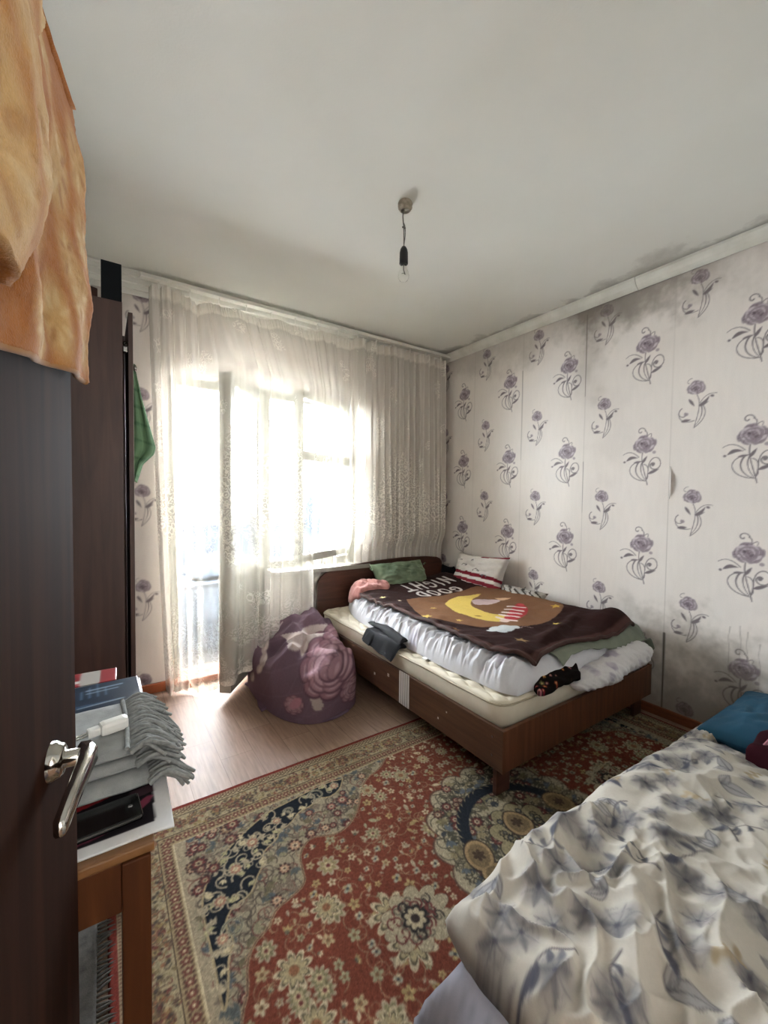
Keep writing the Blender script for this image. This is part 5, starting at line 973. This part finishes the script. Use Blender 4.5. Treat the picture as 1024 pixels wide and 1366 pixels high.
u = np.linspace(0, 1, 130)[:, None]; v = np.linspace(0, 1, 90)[None]; x = -.34+.44*u+.008*v; y = .800+.27*v+0*u
z = TZ+.004+.004*sstep(.062, .11, x)*-1.2+.002*np.sin(u*6)
o = sheet('picture_sheet', np.stack([x, y, z+0*v], -1), .003, 'glossy_print' if False else 'printed_cotton', None, cvM.sample(x, y)); tag(o, 'white-bordered dark red and black printed picture sheet on the table', 'poster')
solid('phone_black', '#050506', '#08080a', rough=.12, bst=0, spec=.6)
ph_ = empty('smartphone', (-.015, .868, TZ+.0075), math.radians(4)); tag(ph_, 'black smartphone lying on the printed picture sheet', 'phone')
box('body', (-.085, -.036, 0), (.067, .036, .0085), 'phone_black', ph_, .004); box('screen', (-.082, -.033, .0085), (.064, .033, .0091), 'phone_black', ph_, .002); lathe('camera_dot', [(.004, 0), (.004, .0006), (.001, .0008)], (.052, .0, .0092), 'steel', ph_, 12); box('bright_edge', (.0672, -.03, .003), (.0682, .033, .007), 'steel', ph_, 0)
# folded grey towel with a thick fringe
solid('grey_terry', '#8f9190', '#7e8080', rough=.95, scale=40, bscale=420, bst=.5, sheen=.1); solid('grey_yarn', '#838583', '#6c6e6c', rough=.95, scale=120, bscale=500, bst=.4)
gt = empty('grey_towel', (-.05, 1.06, TZ+.009)); tag(gt, 'folded grey fringed towel on the table', 'towel'); inv3 = Matrix.Translation((.05, -1.06, -TZ-.009))
for k, (x1, y0, y1, za, th) in enumerate(((.078, .905, 1.19, .709, .024), (.062, .935, 1.20, .734, .02), (.052, .95, 1.205, .755, .022))):
    flat('fold_layer', [(-.36, y0+.0), (x1, y0+.015), (x1, y1), (-.36, y1-.02)], lambda x, y, za=za: za+.003*fbm(x*14, y*14, 2, 3), th, 'grey_terry', gt, inv3, 44)
K(tube('woven_band', path([(.036, .96, .778), (.040, 1.08, .779), (.036, 1.20, .777)], 30), .005, 'grey_yarn', gt, 6), inv3)
st = []
for layer, (x1, y0, y1, za, n_) in enumerate(((.075, .91, 1.19, .722, 50), (.055, .94, 1.20, .748, 50), (.046, .955, 1.205, .770, 64))):
    for k in range(n_):
        y_ = y0+(y1-y0)*(k+random.uniform(-.3, .3))/n_; clump = .012*math.sin(k*1.1+layer); L = random.uniform(.055, .085); dz = random.uniform(.004, .018); 
        pts = [(x1-.004, y_, za), (x1+L*.3, y_+clump*.4+random.uniform(-.004, .004), za+dz), (x1+L*.6, y_+clump+random.uniform(-.008, .008), za+dz*.8-.004), (x1+L, y_+clump*1.4+random.uniform(-.02, .02), za-.012-random.uniform(0, .02)-.01*(layer == 0))]
        st.append(path(pts, 9))
K(strands('fringe', st, .0052, 'grey_yarn', gt, 6), inv3)
solid('white_plastic', '#d8d8d4', '#cfcfca', rough=.35, bst=0); pg = empty('plug_adapter', (.0, 1.045, .779), math.radians(14)); tag(pg, 'white plug adapter lying on the grey towel', 'charger')
box('adapter_body', (-.010, -.014, 0), (.042, .014, .026), 'white_plastic', pg, .008); box('plug_neck', (-.032, -.009, .004), (-.009, .009, .021), 'white_plastic', pg, .004); solid('grey_plastic', '#8d8f8e', rough=.5)
for s in (-1, 1): tube('pin', [(-.031, .005*s, .012), (-.052, .005*s, .010)], .002, 'steel', pg, 8)
# books at the far end
solid('page_white', '#d9d9d6', '#c2c2be', rough=.8, scale=20, stretch=(1, 1, 40)); printed('book_cover', rough=.3, bscale=200, bst=.02, vary=.05)
def book(name, lab, x0, x1, y0, y1, z0, z1, cover, rz, marks, grp='books on the table'):
    b = empty(name, ((x0+x1)/2, (y0+y1)/2, z0), rz); tag(b, lab, 'book', grp); sx, sy, h = (x1-x0)/2, (y1-y0)/2, z1-z0
    box('pages', (-sx+.004, -sy+.003, .003), (sx-.003, sy-.003, h-.003), 'page_white', b, .001)
    cv = Cv(-sx, -sy, sx, sy, .003, cover)
    for mk in marks: cv.line([(mk[0], mk[1]), (mk[2], mk[3])], mk[4], mk[5])
    nx_, ny_ = int(sx*2/.003), int(sy*2/.003); X_, Y_ = np.meshgrid(np.linspace(-sx, sx, nx_), np.linspace(-sy, sy, ny_), indexing='ij')
    c_ = cv.sample(X_, Y_); closed('cover', np.stack([X_, Y_, 0*X_+h], -1), np.stack([X_, Y_, 0*X_+h-.003], -1), 'book_cover', b, c_); box('back_cover', (-sx, -sy, 0), (sx, sy, .003), 'black_board', b, .001); box('spine', (-sx, -sy, .003), (-sx+.004, sy, h-.003), 'black_board', b, .001); return b
mk = [(-.1+k*.018, .0, -.1+k*.018, .05+.02*(k % 3), .004, '#5d7690') for k in range(10)]+[(-.05+k*.03, -.045, -.03+k*.03, -.045, .010, '#2f4a66') for k in range(5)]+[(.0, -.055, .1, -.045, .004, '#b9c4cc'), (.02, .05, .10, .055, .008, '#8fa3b4'), (.02, .03, .09, .034, .006, '#8fa3b4')]
book('thick_book', 'thick book with white page edges at the far end of the table', -.21, .088, 1.225, 1.435, TZ, TZ+.036, '#30363d', 0, [])
book('blue_book', 'dark blue book lying on top of the thick book', -.20, .082, 1.235, 1.412, TZ+.0365, TZ+.050, '#1a2a3c', .02, mk)
book('red_magazine', 'red and white magazine at the back of the table', -.30, .03, 1.44, 1.54, TZ, TZ+.044, '#8d2f33', -.03, [(-.1, -.02, .1, -.02, .02, '#cfcac6'), (-.1, .01, .06, .012, .01, '#34383e'), (.10, -.04, .10, .04, .05, '#a8a39d')])

# ------------------------------------------------------------------ room door, standing open at the left
wood('door_walnut', '#22140e', '#2a1912', '#331f16', rough=.85, stretch=(9, 9, .55), spec=.04); solid('door_edge', '#3a2419', '#2f1c13', rough=.5)
dd = Vector((.18, .98, 0)).normalized(); fe = Vector((-.036, .756, 0)); hi_ = fe-dd*.92
d2 = struct(empty('door_2', (hi_.x, hi_.y, 0)), 'dark walnut room door standing open at left'); invd = Matrix.Translation((-hi_.x, -hi_.y, 0))
lf = K(obox('leaf', (hi_.x, hi_.y), (fe.x, fe.y), .012, 1.80, .038, 'door_walnut', d2, .002, 1), invd)
nrm = Vector((dd.y, -dd.x, 0)); at_ = lambda s, o_, z: fe-dd*s+nrm*o_+Vector((0, 0, z))
solid('chrome', '#c9c6c0', '#b7b3ac', rough=.12, metal=1, bst=0)
hz = .955; rc = at_(.112, 0, hz); ax_ = tuple(nrm)
hd_ = lathe('handle', [(.023, 0), (.023, .006), (.020, .009), (.0195, .012), (.016, .014), (.011, .015)], tuple(rc), 'chrome', d2, 28, ax_); K(hd_, invd)
K(lathe('handle_neck', [(.0105, .012), (.010, .036), (.0105, .040)], tuple(rc), 'chrome', hd_, 18, ax_), invd)
def lever():
    bm = bmesh.new(); secs = []
    for s, o_, w_, h_ in ((-.011, .034, .009, .013), (.0, .039, .010, .013), (.03, .040, .008, .0125), (.08, .041, .007, .0115), (.128, .042, .006, .0095), (.134, .042, .004, .007)):
        c = rc+nrm*o_-dd*s; secs.append([bm.verts.new(c+nrm*(w_*sx)+Vector((0, 0, h_*sz))) for sx, sz in ((-1, -.6), (-1, .6), (-.6, 1), (.6, 1), (1, .6), (1, -.6), (.6, -1), (-.6, -1))])
    for a, b in zip(secs[:-1], secs[1:]):
        for i in range(8): bm.faces.new((a[i], a[(i+1) % 8], b[(i+1) % 8], b[i]))
    bm.faces.new(secs[0][::-1]); bm.faces.new(secs[-1]); bmesh.ops.recalc_face_normals(bm, faces=bm.faces); me = bpy.data.meshes.new('lever'); bm.to_mesh(me); bm.free(); o = link('lever', me, 'chrome', hd_, True); K(o, invd)
    return o
lever()
# peach terry towel thrown over the door
printed('terry', rough=.95, bscale=520, bst=1.0, sheen=.1, vary=.16, vscale=220, spec=.1)
DT = 1.80                                                        # top of the door
def towel():
    OR, PA = '#9a5f26', '#bb9c6c'; cv = Cv(-.8, 1.2, .35, 2.2, .003, OR); rg = np.random.default_rng(8); w = cv.full(); cv.a += (noise(w[2]*30, w[3]*30, 2)*.02)[..., None]
    for x, z, r in ((-.05, 1.725, .035), (-.035, 1.635, .030), (-.06, 1.545, .034), (-.015, 1.495, .022), (-.12, 1.67, .04), (-.13, 1.49, .036), (-.10, 1.58, .025), (-.21, 1.60, .05), (-.20, 1.46, .035), (-.28, 1.70, .055), (-.32, 1.55, .06), (-.40, 1.66, .06), (-.42, 1.50, .06), (-.5, 1.6, .06), (-.17, 1.76, .03)):
        cv.ell(x, z, r*.85, r*1.25, .25, PA, .9, .012); cv.ell(x, z, r*.6, r*.95, .25, '#a8834f', .35, .01)
        for k in range(7): a = k*.9+x*9; cv.leaf(x+r*.2*math.cos(a), z+r*.35*math.sin(a), r*.75, r*.28, a, rg.choice(['#a37a45', '#c0a67c', '#96683a']), .75)
    return cv
cvT = towel(); base = np.array(fe); D = np.array(dd); Nn = np.array(nrm)
def hang(name, ns_, nt_, sL, edge, zlowf, offf, colf, th):
    """a fall of towel: sL .. edge(z) along the door, from the door top down to zlow"""
    s = np.linspace(0, 1, ns_)[:, None]; t = np.linspace(0, 1, nt_)[None]; zl = zlowf(s); z = DT+.012-(DT+.012-zl)*t; e = edge(z); al = sL+(e-sL)*s; off = offf(s, t, z)
    P = base+al[..., None]*D+off[..., None]*Nn; P[..., 2] = z; P = P+(.0007*noise(al*160, z*160, 3))[..., None]*Nn
    return K(sheet(name, P, th, 'terry', tw, colf(al, z)), iv), P
tw = empty('peach_towel', tuple(fe-dd*.2+Vector((0, 0, 1.4)))); tag(tw, 'peach orange terry towel hung over the top of the door', 'towel'); iv = Matrix.Translation(-(fe-dd*.2+Vector((0, 0, 1.4))))
ff, Pw = hang('front_fall', 170, 150, -.70, lambda z: interp(z, [(1.42, .015), (1.46, .010), (1.60, -.006), (1.72, -.020), (1.80, -.024), (1.85, -.024)]), lambda s: interp(s, [(0, 1.37), (.5, 1.40), (.75, 1.432), (.9, 1.448), (1, 1.452)]),
    lambda s, t, z: np.maximum(.006, .008+.008*sstep(0, .2, t)+.005*np.sin(s*19+t*3)*sstep(0, .3, t)+.005*ridge(s*5-t*1.5, t*2, 3)*sstep(.05, .4, t)+.004*np.sin(s*33+t*5)*sstep(.6, 1, t)+.0012*fbm(s*14, t*14, 3, 6)), lambda a, z: cvT.sample(a, z), .008)
fl2, P2 = hang('folded_layer', 120, 120, -.70, lambda z: interp(z, [(1.45, -.31), (1.50, -.265), (1.55, -.248), (1.60, -.252), (1.69, -.262), (1.75, -.215), (1.80, -.185), (1.85, -.185)]), lambda s: interp(s, [(0, 1.44), (.7, 1.455), (1, 1.452)]),
    lambda s, t, z: .022+.014*sstep(0, .25, t)+.007*ridge(s*4+t, t*1.5, 5)*sstep(0, .2, t)+.010*np.sin(PI*np.clip((s-.6)/.4, 0, 1))*sstep(.2, .6, t)-.008*sstep(.93, 1, s)+.0014*fbm(s*16, t*16, 3, 9), lambda a, z: np.clip(cvT.sample(a+.06, z+.03)*.7+hx('#b79b70')*.3, 0, 1), .012)
solid('towel_hem', '#a07446', '#8e6338', rough=.95, bst=.6); K(tube('hem', Pw[::3, -1], .0042, 'towel_hem', tw, 8), iv)
ov = np.linspace(0, 1, 90)[:, None]; oa = np.linspace(0, PI, 16)[None]; Po = base+(-.70+.668*ov)[..., None]*D+(-.019+.032*np.cos(oa)+0*ov)[..., None]*Nn; Po[..., 2] = DT+.006+.016*np.sin(oa)+.003*noise(ov*30, oa, 3)
K(sheet('top_fold', Po, .009, 'terry', tw, cvT.sample(-.70+.688*ov+0*oa, 1.80-.02*oa+0*ov)), iv)
Pk_ = base+(-.70+.668*ov)[..., None]*D+(-.052+.004*np.sin(ov*40))[..., None]*Nn+np.zeros((90, 16, 3)); Pk_[..., 2] = DT-.34*np.linspace(0, 1, 16)[None]
K(sheet('back_fall', Pk_, .009, 'terry', tw, cvT.sample(-.70+.688*ov+np.zeros((90, 16)), Pk_[..., 2])), iv)

# ------------------------------------------------------------------ bare bulb on its flex
solid('socket_black', '#0a0a0a', '#131313', rough=.5); solid('flex_grey', '#6d6861', '#57534d', rough=.7); solid('old_tape', '#a79c8c', '#857a6b', rough=.8, scale=60, bst=.5)
lp = empty('bare_bulb_lamp', (1.163, 1.581, CH)); tag(lp, 'bare light bulb in a black socket hanging from the ceiling', 'lamp')
lathe('ceiling_hook_wrap', [(.030, .0), (.034, -.008), (.030, -.018), (.033, -.026), (.026, -.036), (.020, -.040)][::-1], (.006, .0, 0), 'old_tape', lp, 20)
tube('wrap_strand', [(.03, 0, -.01), (.02, .025, -.022), (-.012, .026, -.012), (-.03, .0, -.022), (-.01, -.028, -.03), (.02, -.02, -.036)], .005, 'old_tape', lp, 8)
tube('flex', path([(-.004, -.004, -.038), (-.012, -.006, -.07), (-.008, -.006, -.10), (-.004, -.006, -.125), (-.003, -.006, -.215)], 26), .0024, 'flex_grey', lp, 8); tube('flex', path([(-.006, -.004, -.098), (.004, -.004, -.11), (.006, -.004, -.15), (-.001, -.005, -.19), (-.003, -.005, -.215)], 22), .002, 'flex_grey', lp, 8); tube('flex_knot', [(-.012, -.006, -.122), (-.004, -.006, -.119), (.004, -.006, -.123)], .004, 'flex_grey', lp, 8)
lathe('socket', [(.004, -.205), (.010, -.209), (.016, -.220), (.019, -.235), (.0195, -.270), (.020, -.285), (.014, -.286)], (-.003, -.006, 0), 'socket_black', lp, 22)
m, nt, b = nodes('bulb_glass'); b.inputs['Transmission Weight'].default_value = 1; b.inputs['Roughness'].default_value = .02; b.inputs['IOR'].default_value = 1.12; nv_ = N(nt, 'ShaderNodeTexNoise'); nv_.inputs['Scale'].default_value = 3; nt.links.new(ramp(nt, nv_.outputs[0], [(0, '#f4f4f0'), (1, '#ffffff')]), b.inputs['Base Color'])
bl = lathe('bulb', [(.012, -.284), (.0125, -.296), (.016, -.308), (.0225, -.322), (.0255, -.336), (.0245, -.348), (.018, -.360), (.008, -.366), (.001, -.367)], (-.003, -.006, 0), 'bulb_glass', lp, 26)
tube('filament_stem', [(-.003, -.006, -.286), (-.003, -.006, -.315), (.004, -.006, -.330)], .0022, 'steel', bl, 6); tube('filament', [(-.012, -.006, -.332), (-.003, -.006, -.328), (.007, -.006, -.332)], .001, 'steel', bl, 5)

# ------------------------------------------------------------------ seen dimly through the curtain
solid('blue_laundry', '#41536a', '#36475c', rough=.9, bst=.2); solid('shaded_cloth', '#737c88', '#666f7b', rough=.9, bst=.2);  # the pale cloth is darkened too, its balcony shade put into the colour
u = np.linspace(0, 1, 40)[:, None]; t = np.linspace(0, 1, 30)[None]
o = sheet('blue_laundry', np.stack([1.86+.36*u+0*t, BO-.08+.02*np.sin(u*14)*t+.0*u, 1.30-.42*t+.012*np.sin(u*9)], -1), .006, 'blue_laundry'); tag(o, 'blue cloth drying on the balcony seen through the curtain', 'laundry')
lr = tube('laundry_line', [(-.58, BO-.08, 1.31), (1.2, BO-.08, 1.295), (3.38, BO-.08, 1.31)], .003, 'flex_grey'); tag(lr, 'thin washing line stretched along the balcony', 'washing line')
o = pillow('balcony_bundle', (.80, BY+.62, .63), (1, 0, .1), (0, 1, 0), (0, 0, 1), .42, .34, .22, 'shaded_cloth', None, 36, 36, None, .18, 5); tag(o, 'pale cloth bundle on the balcony chest behind the curtain', 'cloth')
ch_ = empty('balcony_chest', (.80, BY+.62, -.02)); tag(ch_, 'pale grey chest on the balcony behind the curtain', 'chest')
box('chest_body', (-.30, -.25, 0), (.30, .25, .54), 'shaded_cloth', ch_, .01); box('lid', (-.31, -.26, .541), (.31, .26, .565), 'balcony_shaded', ch_, .006); box('brace', (-.25, -.262, .22), (.25, -.251, .26), 'balcony_shaded', ch_, .003)
